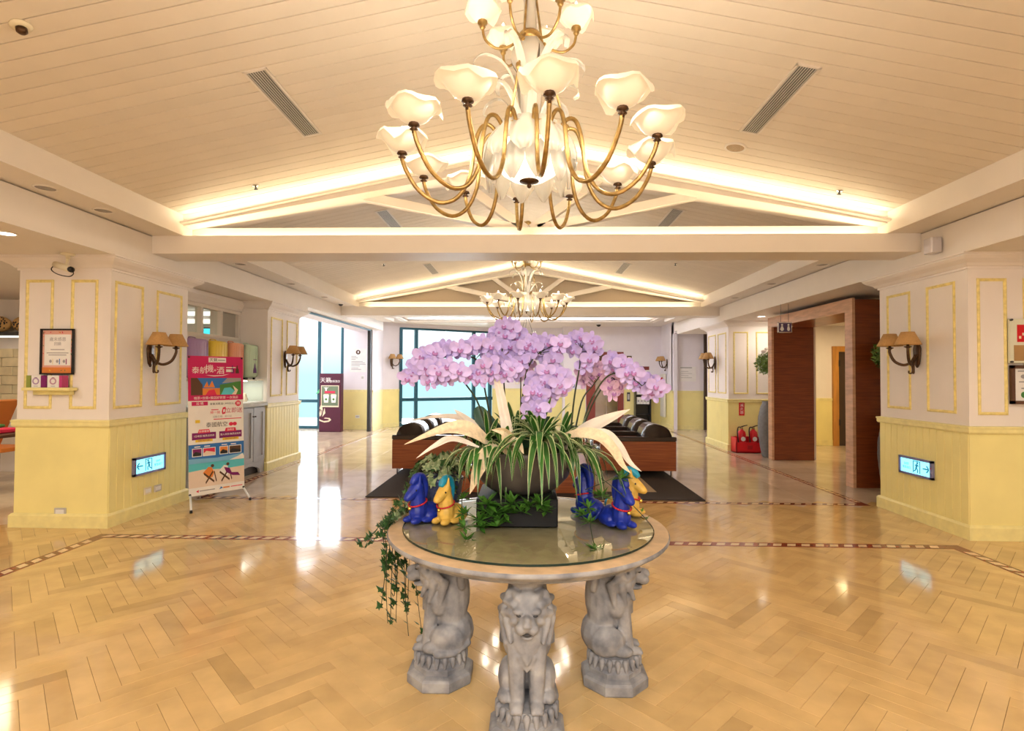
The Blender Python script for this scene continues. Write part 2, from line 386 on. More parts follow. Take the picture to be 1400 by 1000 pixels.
for i in range(-15, 16):
    for j in range(-10, 30):
        x0, y0 = i * n - n / 2, j * n
        cx, cy = x0 + n / 2, y0 + n / 2
        inside = abs(cx) < 4.8 and 1.6 < cy < 6.2
        if inside: continue
        tile_shape(slab, x0, y0, n, n, 0, lerp((0.93, 0.92, 0.90), (1.05, 1.05, 1.07), random.random()), -0.0016)
ob('slab_field', slab, SLABM, floor, kind='stuff')
# inlaid rope borders
rope_n = 0
def border(p, q, w=0.115, single=0, dz=0.0):
    global rope_n
    p = Vector((*p, 0)); q = Vector((*q, 0)); d = (q - p).normalized(); nn = Vector((-d.y, d.x, 0)); L = (q - p).length
    m = MB()
    def strip(mb, a, b, o0, o1, z=0.0012, sk=0):
        v = [p + d * a + nn * o0, p + d * b + nn * o0, p + d * (b + sk) + nn * o1, p + d * (a + sk) + nn * o1]
        mb.add([(x.x, x.y, z) for x in v] + [(x.x, x.y, -.01) for x in v], [(0, 1, 2, 3), (0, 4, 5, 1), (1, 5, 6, 2), (2, 6, 7, 3), (3, 7, 4, 0)])
    strip(m, -w / 2, L + w / 2, -w / 2, w / 2)
    ob('border_strip', m, REDST, floor)
    r = MB(); k = 0; pitch = 0.125
    while (k + 1) * pitch < L:
        a = k * pitch
        if single and abs((p + d * a).x) < 4.1 and k < single:
            mm = MB(); strip(mm, a + .012, a + .085, -w * .28, w * .28, 0.0018, 0.032); ob('inlay_piece', mm, BEIGEST, floor)
        else: strip(r, a + .012, a + .085, -w * .28, w * .28, 0.0018, 0.032)
        k += 1
    if r.v: ob('inlay_pieces', r, BEIGEST, floor, kind='stuff')
border((-3.95, 4.985), (3.80, 4.985), single=62)
border((-3.95, 4.868), (-3.95, -2)); border((3.80, 4.868), (3.80, -2))
border((-3.98, 6.60), (3.98, 6.60), 0.10)
border((-3.98, 6.70), (-3.98, 15.2), 0.09); border((3.98, 6.70), (3.98, 15.2), 0.09)

# ---- ceiling
ce = MB()
for s in (-1, 1):
    ce.prism([(0, 0.03), (s * 3.9, 0.03 - 0.2027 * 3.9), (s * 3.9, 0.2 - 0.2027 * 3.9), (0, 0.2)], lambda u, w, d: (u, d, 3.94 + w), -6.2, 11.95)
ceiling = S('ceiling', ce, CEIL, 'cream boarded ceiling rising to a central ridge', 'ceiling')
PWID = 0.13
def plank_mesh(s):
    pr = [(0.0035, 0.0015), (0.0045, 0.0), (PWID - 0.0045, 0.0), (PWID - 0.0035, 0.0015), (PWID - 0.0035, 0.028), (0.0035, 0.028)]
    m = MB(); v = []
    for x in (0.0, s * 3.72):
        for (y, z) in pr: v.append((x, y, zv(x) + z))
    k = len(pr); f = [tuple(range(k)), tuple(range(2 * k - 1, k - 1, -1))] + [(i, (i + 1) % k, k + (i + 1) % k, k + i) for i in range(k)]
    return m.add(v, f).mesh('plank', [CEIL])
pm = {s: plank_mesh(s) for s in (-1, 1)}
y = 0.45
ys = []
while y + PWID < 5.86: ys.append(y); y += PWID
y = 5.93
while y + PWID < 11.72: ys.append(y); y += PWID
for y in ys:
    for s in (-1, 1):
        ob('plank', pm[s], None, ceiling, loc=(0, y, 0))
# flat ceilings, side soffits
fl = MB()
for s in (-1, 1):
    a, b = sorted((s * 4.0, s * 9.4))
    fl.box((a, -6.2, 2.66), (b, 14.75 if s > 0 else 9.75, 2.97))
S('ceiling_aisle', fl, TRIM, 'low flat ceiling over the side aisles', 'ceiling')
for s, nme in ((-1, 'left'), (1, 'right')):
    m = MB(); a, b = sorted((s * 3.66, s * 4.4)); m.box((a, -6.2, 2.98), (b, 14.75, 3.5))
    a, b = sorted((s * 4.0, s * 4.02)); 
    S('trim_soffit_' + nme, m, TRIM, 'long boxed-in soffit along the %s edge of the vault' % nme, 'soffit')
    m = MB(); a, b = sorted((s * 4.0, s * 4.3)); m.box((a, 9.75 if s < 0 else 14.75, 2.75), (b, 14.9 if s < 0 else 15.0, 2.98)); 
    S('trim_header_' + nme, m, TRIM, 'boxed header at the far %s end of the hall' % nme, 'header')
fc = MB()
fc.box((-4.6, 11.90, 3.08), (-3.5, 15.7, 3.14)); fc.box((3.5, 11.90, 3.08), (4.6, 15.7, 3.14)); fc.box((-4.6, 15.7, 3.08), (5.4, 19.2, 3.14))
fc.box((-3.8, 11.9, 3.42), (3.8, 16.0, 3.46)); fc.box((-3.8, 15.9, 3.12), (3.8, 16.0, 3.46)); fc.box((-3.8, 11.9, 3.12), (-3.7, 16.0, 3.46)); fc.box((3.7, 11.9, 3.12), (3.8, 16.0, 3.46))
farc = S('ceiling_far', fc, TRIM, 'flat ceiling with a lit tray before the far wall', 'ceiling')
cm = MB(); pr = [(0, 3.14), (0.0, 3.12), (0.03, 3.11), (0.05, 3.08), (0.09, 3.06), (0.09, 3.08)]
v = []
for (o, z) in pr: v += [(-3.5 - o, 12 - o, z), (3.5 + o, 12 - o, z), (3.5 + o, 15.7 + o, z), (-3.5 - o, 15.7 + o, z)]
cm.add(v, [(i * 4 + k, i * 4 + (k + 1) % 4, i * 4 + 4 + (k + 1) % 4, i * 4 + 4 + k) for i in range(len(pr) - 1) for k in range(4)])
ob('tray_cornice', cm, TRIM, farc)

# ---- roof trusses
def truss(dy, label, panel):
    t = S('trim_truss', MB().box((-4.0, 5.65 + dy, 2.79), (4.0, 6.05 + dy, 2.90)).box((-4.0, 5.65 + dy, 2.90), (4.0, 5.67 + dy, 2.98)).box((-4.0, 5.80 + dy, 2.88), (4.0, 5.95 + dy, 3.10)), TRIM, label, 'truss')
    for s in (-1, 1):
        lo = lambda x: 3.765 - 0.187 * abs(x)
        X = 3.70
        m = MB().prism([(0, lo(0) - .03), (s * X, lo(X)), (s * X, zv(X) + .02), (0, zv(0) + .02)], lambda u, w, d: (u, d, w), 5.64 + dy, 5.95 + dy)
        ob('rafter', m, TRIM, t)
        ob('light_channel', MB().prism([(s * .06, zv(.06) - .105), (s * X, zv(X) - .105), (s * X, zv(X) - .085), (s * .06, zv(.06) - .085)], lambda u, w, d: (u, d, w), 5.58 + dy, 5.64 + dy), TRIM, t)
        for (xa, xb) in ((1.78, 0.10), (0.78, 0.03)):
            p = Vector((s * xa, 0, lo(xa) + .02)); q = Vector((s * xb, 0, 3.09)); d = (q - p).normalized(); nn = Vector((d.z, 0, -d.x)) * 0.045
            m = MB().prism([((p + nn).x, (p + nn).z), ((q + nn).x, (q + nn).z), ((q - nn).x, (q - nn).z), ((p - nn).x, (p - nn).z)], lambda u, w, d: (u, d, w), 5.815 + dy, 5.93 + dy)
            ob('strut', m, TRIM, t)
    if panel:
        m = MB().prism([(-3.9, 2.9), (3.9, 2.9), (3.9, zv(3.9) + .05), (0, zv(0) + .05), (-3.9, zv(3.9) + .05)], lambda u, w, d: (u, d, w), 5.98 + dy, 6.05 + dy)
        ob('gable_panel', m, mat('gable_paint', (0.62, 0.52, 0.40), 0.6), t)
truss(0, 'white roof truss with open struts crossing above the round table', False)
truss(5.85, 'far white roof truss closed behind by a tan gable', True)
# three extra box beams of the second bay
# ---- outer walls
def wall(name, p, q, z0, z1, m, label, th=0.1):
    p = Vector((*p, 0)); q = Vector((*q, 0)); d = (q - p).normalized(); nn = Vector((d.y, -d.x, 0)) * th
    pts = [p, q, q - nn, p - nn]
    mb = MB().add([(v.x, v.y, z0) for v in pts] + [(v.x, v.y, z1) for v in pts], [(3, 2, 1, 0), (4, 5, 6, 7), (0, 1, 5, 4), (1, 2, 6, 5), (2, 3, 7, 6), (3, 0, 4, 7)])
    return S(name, mb, m, label, 'wall')
def dado(w, p, q, m=YEL, z=1.04, base=True, rail=True):
    """yellow lower wall with rail and skirting, on the right-hand side of p->q"""
    p = Vector((*p, 0)); q = Vector((*q, 0)); d = (q - p).normalized(); nn = Vector((d.y, -d.x, 0))
    def bx(o, z0, z1):
        pts = [p, q, q + nn * o, p + nn * o]
        return MB().add([(v.x, v.y, z0) for v in pts] + [(v.x, v.y, z1) for v in pts], [(3, 2, 1, 0), (4, 5, 6, 7), (0, 1, 5, 4), (1, 2, 6, 5), (2, 3, 7, 6), (3, 0, 4, 7)])
    ob('wainscot', bx(.008, .0, z - .04), m, w)
    if rail: ob('dado_rail', bx(.022, z - .05, z + .01), YELD, w)
    if base: ob('skirting', bx(.02, 0, .12), YELD, w)
wall('wall_back', (4.2, -6.0), (-4.2, -6.0), 0, 4.2, WALL, 'plain wall at the near end of the hall')
wall('wall_outer_left', (-9.2, -6), (-9.2, 16), 0, 3.4, WALL, 'outer wall of the left aisle')
wall('wall_outer_right', (9.2, 16), (9.2, -6), 0, 3.4, WALL, 'outer wall of the right aisle')
for s in (-1, 1):
    a, b = sorted((s * 4.0, s * 9.3)); S('wall_entry', MB().box((a, -6.1, 0), (b, -6.0, 3)), WALL, 'near end wall of the %s aisle' % ('left' if s < 0 else 'right'), 'wall')

# ---- columns
CROWN = [(0.0, 2.53), (0.015, 2.53), (0.015, 2.55), (0.03, 2.555), (0.05, 2.58), (0.10, 2.61), (0.125, 2.635), (0.125, 2.65), (0.14, 2.65), (0.14, 2.665)]
def column(x0, x1, y0, y1, label, side, fpan, span, board=True, front_board=False, frontm=YEL):
    c = S('column', MB().box((x0, y0, 0), (x1, y1, 2.66)), WALL, label, 'column')
    ob('crown_moulding', MB().sweep_rect(x0, x1, y0, y1, CROWN), WALL, c)
    ob('wainscot', MB().box((x0 - .006, y0 - .006, .0), (x1 + .006, y1 + .006, 1.0)), frontm, c)
    ob('dado_rail', MB().sweep_rect(x0, x1, y0, y1, [(0, .985), (.022, .985), (.03, 1.0), (.03, 1.03), (.036, 1.035), (.036, 1.05), (0, 1.055)]), YELD, c)
    ob('baseboard', MB().sweep_rect(x0, x1, y0, y1, [(0, 0), (.035, 0), (.035, .115), (.02, .135), (0, .138)]), YELD, c)
    xs = x1 if side > 0 else x0                       # the face towards the hall
    def frame(fn):
        m = MB()
        for a, b in ((0, 1), (1, 2), (2, 3), (3, 0)): pass
        return m
    def mould(P, u0, u1, z0, z1):
        w = .028; m = MB(); v = []
        for (o, d) in ((0, 0), (0, .008), (w * .4, .014), (w * .7, .012), (w, .004), (w, 0)):
            v += [P(u0 + o, z0 + o, d), P(u1 - o, z0 + o, d), P(u1 - o, z1 - o, d), P(u0 + o, z1 - o, d)]
        m.add(v, [(i * 4 + k, i * 4 + (k + 1) % 4, i * 4 + 4 + (k + 1) % 4, i * 4 + 4 + k) for i in range(5) for k in range(4)])
        ob('panel_moulding', m, MOULD, c)
    for (a, b) in fpan: mould(lambda u, z, d: (u, y0 - d, z), a, b, 1.16, 2.44)
    for (a, b) in span: mould(lambda u, z, d: (xs + side * d, u, z), a, b, 1.16, 2.44)
    if board:
        n = int((y1 - y0) / .095); w = (y1 - y0) / n
        for k in range(n):
            m = MB(); a, b = y0 + k * w, y0 + (k + 1) * w
            pr = [(a + .0015, .006), (a + .006, .012), (b - .006, .012), (b - .0015, .006)]
            m.prism(pr, lambda u, d, z: (xs + side * d, u, z), .13, .99)
            ob('board', m, YEL, c)
    return c
cL = column(-5.05, -4.12, 5.25, 6.46, 'broad near column on the left with a framed notice', 1, [(-4.98, -4.70), (-4.52, -4.25)], [(5.30, 5.70), (5.91, 6.35)])
cR = column(4.12, 5.05, 5.22, 6.50, 'broad near column on the right with a beadboard base', -1, [(4.20, 4.47), (4.62, 4.95)], [(5.37, 5.75), (5.99, 6.37)])
cL2 = column(-5.05, -4.12, 8.49, 9.69, 'left column between the display counter and the entrance', 1, [], [(8.60, 9.01), (9.17, 9.59)])
cR2 = column(4.12, 5.10, 11.33, 12.66, 'far right column beside the red fire extinguishers', -1, [(4.22, 4.52), (4.68, 5.0)], [(11.46, 11.95), (12.08, 12.56)])

# ---- alcove wall behind the counter, with an inside window
aw = MB(); X0, X1 = -4.66, -4.56
aw.box((X0, 6.46, 0), (X1, 8.49, 2.04)); aw.box((X0, 6.46, 2.49), (X1, 8.49, 2.66)); aw.box((X0, 6.46, 2.04), (X1, 6.60, 2.49)); aw.box((X0, 8.47, 2.04), (X1, 8.49, 2.49))
al = S('wall_alcove', aw, WALL, 'wall behind the display counter, pierced by a strip window', 'wall')
ob('crown_moulding', MB().prism([(0, 2.50), (.02, 2.50), (.04, 2.54), (.10, 2.60), (.11, 2.655), (0, 2.655)], lambda u, z, d: (X1 + u, d, z), 6.46, 8.49), WALL, al)
wn = S('window_1', MB().box((X0 + .02, 6.60, 2.04), (X1 + .015, 8.47, 2.085)).box((X0 + .02, 6.60, 2.45), (X1 + .015, 8.47, 2.49)), TRIM, 'inside strip window above the suitcases', 'window')
for yb in (6.62, 7.02, 7.46, 7.95, 8.44): ob('window_bar', MB().box((X0 + .02, yb - .022, 2.085), (X1 + .012, yb + .022, 2.45)), TRIM, wn)
FROST = mat('grey_frosted_pane', (0.42, 0.40, 0.36), 0.3)
for k, (a, b) in enumerate(((6.64, 7.0), (7.04, 7.44), (7.48, 7.93), (7.97, 8.42))):
    ob('pane', MB().box((X0 + .05, a, 2.085), (X0 + .058, b, 2.45)), FROST if k == 3 else GLASS, wn)
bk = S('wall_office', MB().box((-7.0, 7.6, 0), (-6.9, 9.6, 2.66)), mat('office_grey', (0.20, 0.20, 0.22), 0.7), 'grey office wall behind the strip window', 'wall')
S('wall_office_end', MB().box((-9.2, 9.60, 0), (-5.05, 9.69, 3.4)), WALL, 'cross wall between office and entrance', 'wall')
# ---- the entrance glazing on the left
S('wall_entrance', MB().box((-5.16, 15.1, 0), (-4.25, 15.25, 3.4)), WALLC, 'pale wall with a posted notice beside the glass entrance', 'wall')
dado(bpy.data.objects['wall_entrance'], (-5.16, 15.1), (-4.36, 15.1), z=1.10)
S('ceiling_entrance', MB().box((-9.3, 9.7, 3.3), (-4.3, 15.6, 3.4)), WALLC, 'ceiling of the glazed entrance', 'ceiling')
S('trim_entrance_header', MB().box((-4.78, 9.7, 2.74), (-4.26, 15.1, 3.3)), WALLC, 'deep header over the wide entrance opening', 'header')
S('trim_door_track', MB().box((-4.30, 9.7, 2.715), (-4.245, 14.62, 2.745)), TEAL, 'dark door track under the entrance header', 'door track')
S('trim_post', MB().box((-4.33, 14.56, 0), (-4.245, 14.66, 2.745)), BLACK, 'black upright post at the end of the entrance', 'post')
gw = S('window_2', MB().box((-8.8, 15.28, 0), (-5.16, 15.34, .08)).box((-8.8, 15.28, 3.2), (-5.16, 15.34, 3.3)), TEAL, 'glass front of the entrance with dark mullions', 'window')
for xb in (-8.6, -7.6, -6.75, -5.90, -5.235): ob('mullion', MB().box((xb - .05, 15.24, .0), (xb + .05, 15.36, 3.3)), TEAL, gw)
ob('transom', MB().box((-8.8, 15.25, .74), (-5.16, 15.34, .83)), TEAL, gw)
for a, b in ((-7.55, -6.8), (-6.7, -5.95), (-5.85, -5.285)):
    for z0, z1 in ((.08, .74), (.83, 3.2)): ob('pane', MB().box((a, 15.30, z0), (b, 15.312, z1)), GLASS, gw)
S('wall_entrance_left', MB().box((-9.3, 9.7, 0), (-8.6, 15.4, 3.4)), WALLC, 'left wall of the entrance', 'wall')
# ---- far walls, bent in plan
w1 = wall('wall_far_corner', (-4.22, 14.66), (-4.20, 15.65), 0, 3.3, WALLC, 'short pale wall beyond the black post'); dado(w1, (-4.22, 14.66), (-4.20, 15.65), z=1.10)
w2 = wall('wall_far_slant', (-4.20, 15.65), (-3.83, 16.2), 0, 3.3, WALLC, 'slanted pale wall beside the big window'); dado(w2, (-4.20, 15.65), (-3.83, 16.2), z=1.10)
A, B = Vector((-3.83, 16.2, 0)), Vector((-1.17, 17.75, 0)); d = (B - A).normalized(); LW = (B - A).length
wall('wall_far_window_head', A.xy, B.xy, 2.95, 3.3, WALLC, 'wall over the big window')
w3 = wall('wall_far', (-1.17, 17.75), (1.16, 17.75), 0, 3.3, WALLC, 'pale far wall between the big window and the lift'); dado(w3, (-1.17, 17.75), (1.16, 17.75), z=1.10)
S('wall_far_step', MB().box((1.10, 17.149, 0), (1.30, 17.9, 3.3)), WALLC, 'small step in the far wall', 'wall')
w4 = wall('wall_far_lift', (1.16, 17.15), (4.15, 17.15), 0, 3.3, WALLC, 'pale far wall around the lift door'); dado(w4, (1.16, 17.15), (1.80, 17.15), z=1.10); dado(w4, (3.0, 17.15), (4.15, 17.15), z=1.10)
w5 = wall('wall_far_right', (4.15, 17.15), (4.15, 15.66), 0, 3.3, WALLC, 'pale wall with the fire hydrant box'); dado(w5, (4.15, 17.15), (4.15, 15.66), z=1.10)
w6 = wall('wall_recess', (4.15, 15.80), (5.03, 15.80), 0, 3.0, WALLC, 'recessed wall carrying a white notice board'); dado(w6, (4.15, 15.80), (5.03, 15.80), z=1.10)
S('trim_recess_header', MB().box((4.15, 12.66, 2.74), (6.3, 15.8, 3.3)), WALLC, 'header over the recess by the far right column', 'header')
S('wall_recess_end', MB().box((5.03, 15.79, 0), (9.3, 15.9, 3.0)), WALLC, 'end wall of the shadowed recess', 'wall')
S('door_1', MB().box((5.03, 15.72, 0), (6.2, 15.78, 2.74)), mat('dark_door', (0.06, 0.035, 0.02), 0.4), 'dark door in the shadow of the recess', 'door')


def onwall(s, o, z): p = A + d * s + Vector((d.y, -d.x, 0)) * o; return (p.x, p.y, z)
def wbox(s0, s1, o0, o1, z0, z1):
    return MB().add([onwall(s, o, z) for z in (z0, z1) for o in (o0, o1) for s in (s0, s1)], [(0, 2, 3, 1), (4, 5, 7, 6), (0, 1, 5, 4), (2, 6, 7, 3), (0, 4, 6, 2), (1, 3, 7, 5)])
big = S('window_3', wbox(0, LW, -.06, .02, 0, .06), TEAL, 'tall window full of pale sky behind the orchids', 'window')
ob('head_frame', wbox(0, LW, -.06, .02, 2.90, 2.96), TEAL, big)
ms = [0.02, 0.50, 2.42, 3.0]
for s0 in ms: ob('mullion', wbox(s0 - .045, s0 + .045, -.07, .04, 0, 2.95), TEAL, big)
ob('transom', wbox(0, LW, -.05, .035, .74, .84), TEAL, big)
for a, b in zip(ms, ms[1:]):
    for z0, z1 in ((.06, .74), (.84, 2.9)): ob('pane', wbox(a + .045, b - .045, -.02, -.01, z0, z1), GLASS, big)
# ---- right: portal passage and corridor
S('wall_right', MB().box((5.2, 10.2, 0), (5.3, 11.4, 2.66)).box((5.2, 6.4, 0), (5.3, 7.6, 2.66)), WALL, 'wall on both sides of the red timber portal', 'wall')
w7 = S('wall_corridor', MB().box((5.1, 12.3, 0), (6.74, 12.4, 2.66)).box((7.45, 12.3, 0), (9.2, 12.4, 2.66)).box((6.74, 12.3, 2.2), (7.45, 12.4, 2.66)), WALL, 'corridor wall seen through the portal', 'wall')
dado(w7, (5.1, 12.3), (6.74, 12.3), z=1.04, m=YEL)
dr = S('door_2', MB().box((6.74, 12.24, 0), (6.86, 12.34, 2.2)).box((7.33, 12.24, 0), (7.45, 12.34, 2.2)).box((6.86, 12.24, 2.08), (7.33, 12.34, 2.2)), WOODO, 'orange timber door frame in the corridor', 'door')
ob('door_leaf', MB().box((6.86, 12.31, 0), (7.33, 12.34, 2.08)), mat('dark_door', (0.06, 0.035, 0.02), 0.4), dr)
for z in (.45, 1.75): ob('hinge', MB().box((6.855, 12.23, z), (6.885, 12.31, z + .14)), BLACK, dr)
pt = S('trim_portal', MB().box((4.47, 7.60, 0), (5.2, 7.80, 2.58)), WOOD, 'red timber portal framing the corridor', 'portal')
ob('side_panel', MB().box((4.47, 10.08, 0), (5.2, 10.20, 2.58)), WOOD, pt)
ob('head_panel', MB().box((4.47, 7.80, 2.42), (5.2, 10.08, 2.58)), WOODH, pt)
def stile(y0, y1, z0, z1): return MB().box((4.435, y0, z0), (4.475, y1, z1))
for y0, y1 in ((7.585, 7.76), (10.06, 10.21)):
    for k in range(5): ob('facing_board', stile(y0, y1, k * .484 + .001, (k + 1) * .484 - .001), WOODL, pt)
for k in range(4): ob('facing_board', stile(7.585 + k * .656 + .001, 7.585 + (k + 1) * .656 - .001, 2.42, 2.60), WOODL, pt)
lamp('AREA', 'corridor_lamp', (6.6, 10.6, 2.6), 34, (1, 0.76, 0.40), (0, 0, 0), 1.0, 1.0)
# ---- left: the shop beyond the near column
sh = S('wall_shop', MB().box((-9.2, 8.2, 0), (-7.0, 8.3, 2.66)), WALL, 'shop wall past the near left column', 'wall')
bm_ = mat('cream_brick', (0.78, 0.68, 0.45), 0.7, var=0.12, rnd=0.15)
for r_ in range(6):
    for k in range(6):
        x = -8.3 + k * .36 + (r_ % 2) * .18 - .18
        ob('brick', MB().bbox((x + .006, 8.16, 1.06 + r_ * .14), (x + .354, 8.21, 1.195 + r_ * .14), .01), bm_, sh)
lamp('AREA', 'shop_lamp', (-6.4, 6.6, 2.6), 26, (1, 0.85, 0.6), (0, 0, 0), 1.0, 1.0)
# ================================================================== chandeliers
def smooth_path(pts, n=6):
    """Catmull-Rom through the points"""
    P = [Vector(p) for p in pts]; o = []
    for i in range(len(P) - 1):
        a, b, c, e = P[max(i - 1, 0)], P[i], P[i + 1], P[min(i + 2, len(P) - 1)]
        for k in range(n):
            t = k / n
            o.append(0.5 * ((2 * b) + (c - a) * t + (2 * a - 5 * b + 4 * c - e) * t * t + (3 * b - a - 3 * c + e) * t ** 3))
    o.append(P[-1]); return o
def shade_mesh(R, H, seed):
    """frosted glass flower with one long drooping lip"""
    rg = random.Random(seed); a0 = rg.random() * 6.28
    prof = [(0.10, 0.0), (0.30, 0.04), (0.56, 0.20), (0.80, 0.50), (0.96, 0.74), (1.03, 0.74), (1.07, 0.58)]
    n = 26; mb = MB(); v = []
    for i, (r, z) in enumerate(prof):
        q = max(0, (i - 2) / 4)
        for k in range(n):
            t = 2 * pi * k / n
            w = 1 + q * (0.07 * cos(3 * t + a0) + 0.10 * max(0, cos(t - a0)) ** 4)
            zz = z * H + q * q * H * (0.10 * cos(5 * t + a0 * 2) - 0.30 * max(0, cos(2.5 * (t - a0 - .6))) ** 3) * (1 if i > 4 else .35)
            v.append((R * r * w * cos(t), R * r * w * sin(t), zz))
    f = [(i * n + k, i * n + (k + 1) % n, (i + 1) * n + (k + 1) % n, (i + 1) * n + k) for i in range(len(prof) - 1) for k in range(n)]
    f.append(tuple(range(n - 1, -1, -1)))
    return mb.add(v, f).mesh('shade', [SHADEG], True)
def flame_mesh(r, h):
    return MB().lathe([(r * .5, 0), (r, h * .3), (r * .8, h * .55), (r * .35, h * .8), (.001, h)], 8).mesh('bulb', [BULB], True)
SHM = [shade_mesh(.112, .115, k) for k in range(3)]; SHS = [shade_mesh(.085, .10, k + 9) for k in range(2)]
BLM = flame_mesh(.013, .045)
CUP = MB().lathe([(.008, -.035), (.010, -.022), (.020, -.016), (.010, -.010), (.012, -.004), (.026, .0), (.022, .012), (.012, .014)], 10).mesh('candle_cup', [BRONZE], True)
CUPG = MB().lathe([(.008, -.03), (.016, -.016), (.009, -.010), (.026, .002), (.024, .016), (.012, .02)], 10).mesh('candle_cup', [BRASS], True)
def chandelier(x, y, z, label, extra_rot=0.0, power=15):
    t = thing('chandelier', label, 'chandelier', (0, 0, 0), None)
    base = -83
    arm = MB().tube(smooth_path([(.16, 0, .12), (.20, 0, .165), (.245, 0, .15), (.275, 0, .06), (.30, 0, -.10), (.36, 0, -.205), (.45, 0, -.235), (.55, 0, -.18), (.615, 0, -.08), (.635, 0, -.02)], 4), .0105, 8).mesh('arm', [BRASS], True)
    for k in range(12):
        a = radians(base + 30 * k) + extra_rot
        o = ob('arm', arm, None, t, rot=(0, 0, a), world=False)
        c = ob('candle_cup', CUP, None, o, loc=(.635, 0, 0), world=False)
        s = ob('shade', SHM[k % 3], None, t, loc=(.635 * cos(a), .635 * sin(a), .008), rot=(0, 0, a * 2.3), world=False)
        ob('bulb', BLM, None, s, loc=(0, 0, .088), world=False)
    arm2 = MB().tube(smooth_path([(.05, 0, .62), (.10, 0, .575), (.17, 0, .56), (.225, 0, .60), (.24, 0, .655)], 4), .007, 7).mesh('upper_arm', [BRASS], True)
    for k in range(6):
        a = radians(7 + 60 * k) + extra_rot
        o = ob('upper_arm', arm2, None, t, rot=(0, 0, a), world=False)
        ob('candle_cup', CUPG, None, o, loc=(.24, 0, .68), world=False)
        s = ob('upper_shade', SHS[k % 2], None, t, loc=(.24 * cos(a), .24 * sin(a), .69), rot=(0, 0, a * 1.7), world=False)
        ob('bulb', BLM, None, s, loc=(0, 0, .095), rot=(0, 0, 0), world=False)
    ob('bowl', MB().lathe([(.045, -.112), (.09, -.10), (.14, -.068), (.175, -.02), (.19, .03), (.185, .05)], 28, cap=False), BOWLG, t, True, world=False)
    ob('finial', MB().lathe([(.001, -.148), (.010, -.142), (.012, -.132), (.006, -.126), (.02, -.122), (.05, -.113), (.046, -.104), (.02, -.10)], 16), BRONZE, t, True, world=False)
    # skirts of glass leaves
    def leaf(L, Wd, flare, tip):
        def fn(u, v):
            w = Wd * (sin(pi * min(1, .18 + v * .82) ** .9) ** .6 if v < 1 else 0.03) * (u - .5) * 2
            w = Wd * (0.55 + 0.45 * sin(pi * v * .9)) * (1 - max(0, v - .82) / .18 * (1 - tip)) * (u - .5) * 2
            rr = .15 + flare * sin(pi * .55 * v) - abs(u - .5) * .04; g = .006 * cos(u * pi * 6)
            return (rr + g, w, .17 - L * v)
        return MB().sheet(8, 8, fn).mesh('glass_leaf', [GLASSL], True)
    l1, l2 = leaf(.21, .072, .10, .45), leaf(.33, .062, .06, .25)
    for k in range(10): ob('glass_leaf', l1, None, t, rot=(0, 0, radians(36 * k + 12)), world=False)
    for k in range(10): ob('glass_leaf', l2, None, t, rot=(0, 0, radians(36 * k + 30)), world=False)
    l3 = MB().sheet(6, 6, lambda u, v: (.055 + .03 * sin(pi * v), (.05 - .012 * v) * (u - .5) * 2 * (.5 + .5 * sin(pi * (.2 + .7 * v))), .60 - .16 * v)).mesh('glass_leaf', [GLASSL], True)
    for k in range(6): ob('glass_leaf', l3, None, t, rot=(0, 0, radians(60 * k + 30)), world=False)
    # curled glass ribbons
    cp = smooth_path([(.05, 0, .16), (.06, 0, .30), (.09, 0, .42), (.15, 0, .50), (.23, 0, .525), (.285, 0, .485), (.275, 0, .44)], 4)
    def curl(u, v):
        i = v * (len(cp) - 1); j = min(int(i), len(cp) - 2); p = cp[j].lerp(cp[j + 1], i - j)
        return (p.x, (u - .5) * (.055 - .03 * v), p.z + .004 * cos(u * 9))
    cm1 = MB().sheet(4, 24, curl).mesh('glass_curl', [GLASSL], True)
    cp2 = smooth_path([(.05, 0, .16), (.09, 0, .26), (.16, 0, .34), (.235, 0, .33), (.26, 0, .28), (.235, 0, .26)], 4)
    def curl2(u, v):
        i = v * (len(cp2) - 1); j = min(int(i), len(cp2) - 2); p = cp2[j].lerp(cp2[j + 1], i - j)
        return (p.x, (u - .5) * (.05 - .028 * v), p.z + .004 * cos(u * 9))
    cm2 = MB().sheet(4, 20, curl2).mesh('glass_curl', [GLASSL], True)
    for k in range(6): ob('glass_curl', cm1, None, t, rot=(0, 0, radians(60 * k + 8)), world=False)
    for k in range(6): ob('glass_curl', cm2, None, t, rot=(0, 0, radians(60 * k + 38)), world=False)
    ob('glass_stem', MB().lathe([(.03, .1), (.034, .2), (.028, .35), (.03, .5), (.045, .58), (.035, .64), (.03, .80), (.05, .9), (.03, 1.0)], 12), GLASSL, t, True, world=False)
    ob('hub', MB().lathe([(.16, .10), (.175, .115), (.175, .13), (.06, .15), (.02, .17)], 24), BRASS, t, True, world=False)
    ob('upper_hub', MB().lathe([(.02, .59), (.06, .60), (.065, .62), (.05, .645), (.02, .65)], 16), BRASS, t, True, world=False)
    for k in range(3):
        a = radians(-118 + 120 * k)
        ob('hanger_rod', MB().tube([(.19 * cos(a), .19 * sin(a), .14), (.06 * cos(a), .06 * sin(a), .62), (.012 * cos(a), .012 * sin(a), .98)], .006, 6), BRASS, t, True, world=False)
        for zz, q in ((.16, .19), (.42, .12), (.58, .075)):
            ob('hanger_knot', MB().ell((q * cos(a), q * sin(a), zz), (.013, .013, .022), 8, 6), BRASS, t, True, world=False)
    ob('stem_rod', MB().tube([(0, 0, .95), (0, 0, 3.92 - z)], .009, 8).lathe([(.002, 3.84 - z), (.07, 3.87 - z), (.075, 3.93 - z)], 16), BRASS, t, True, world=False)
    t.location = (x, y, z)
    return t
CH1 = chandelier(0.002, 2.74, 2.60, 'large brass chandelier hanging over the round stone table')
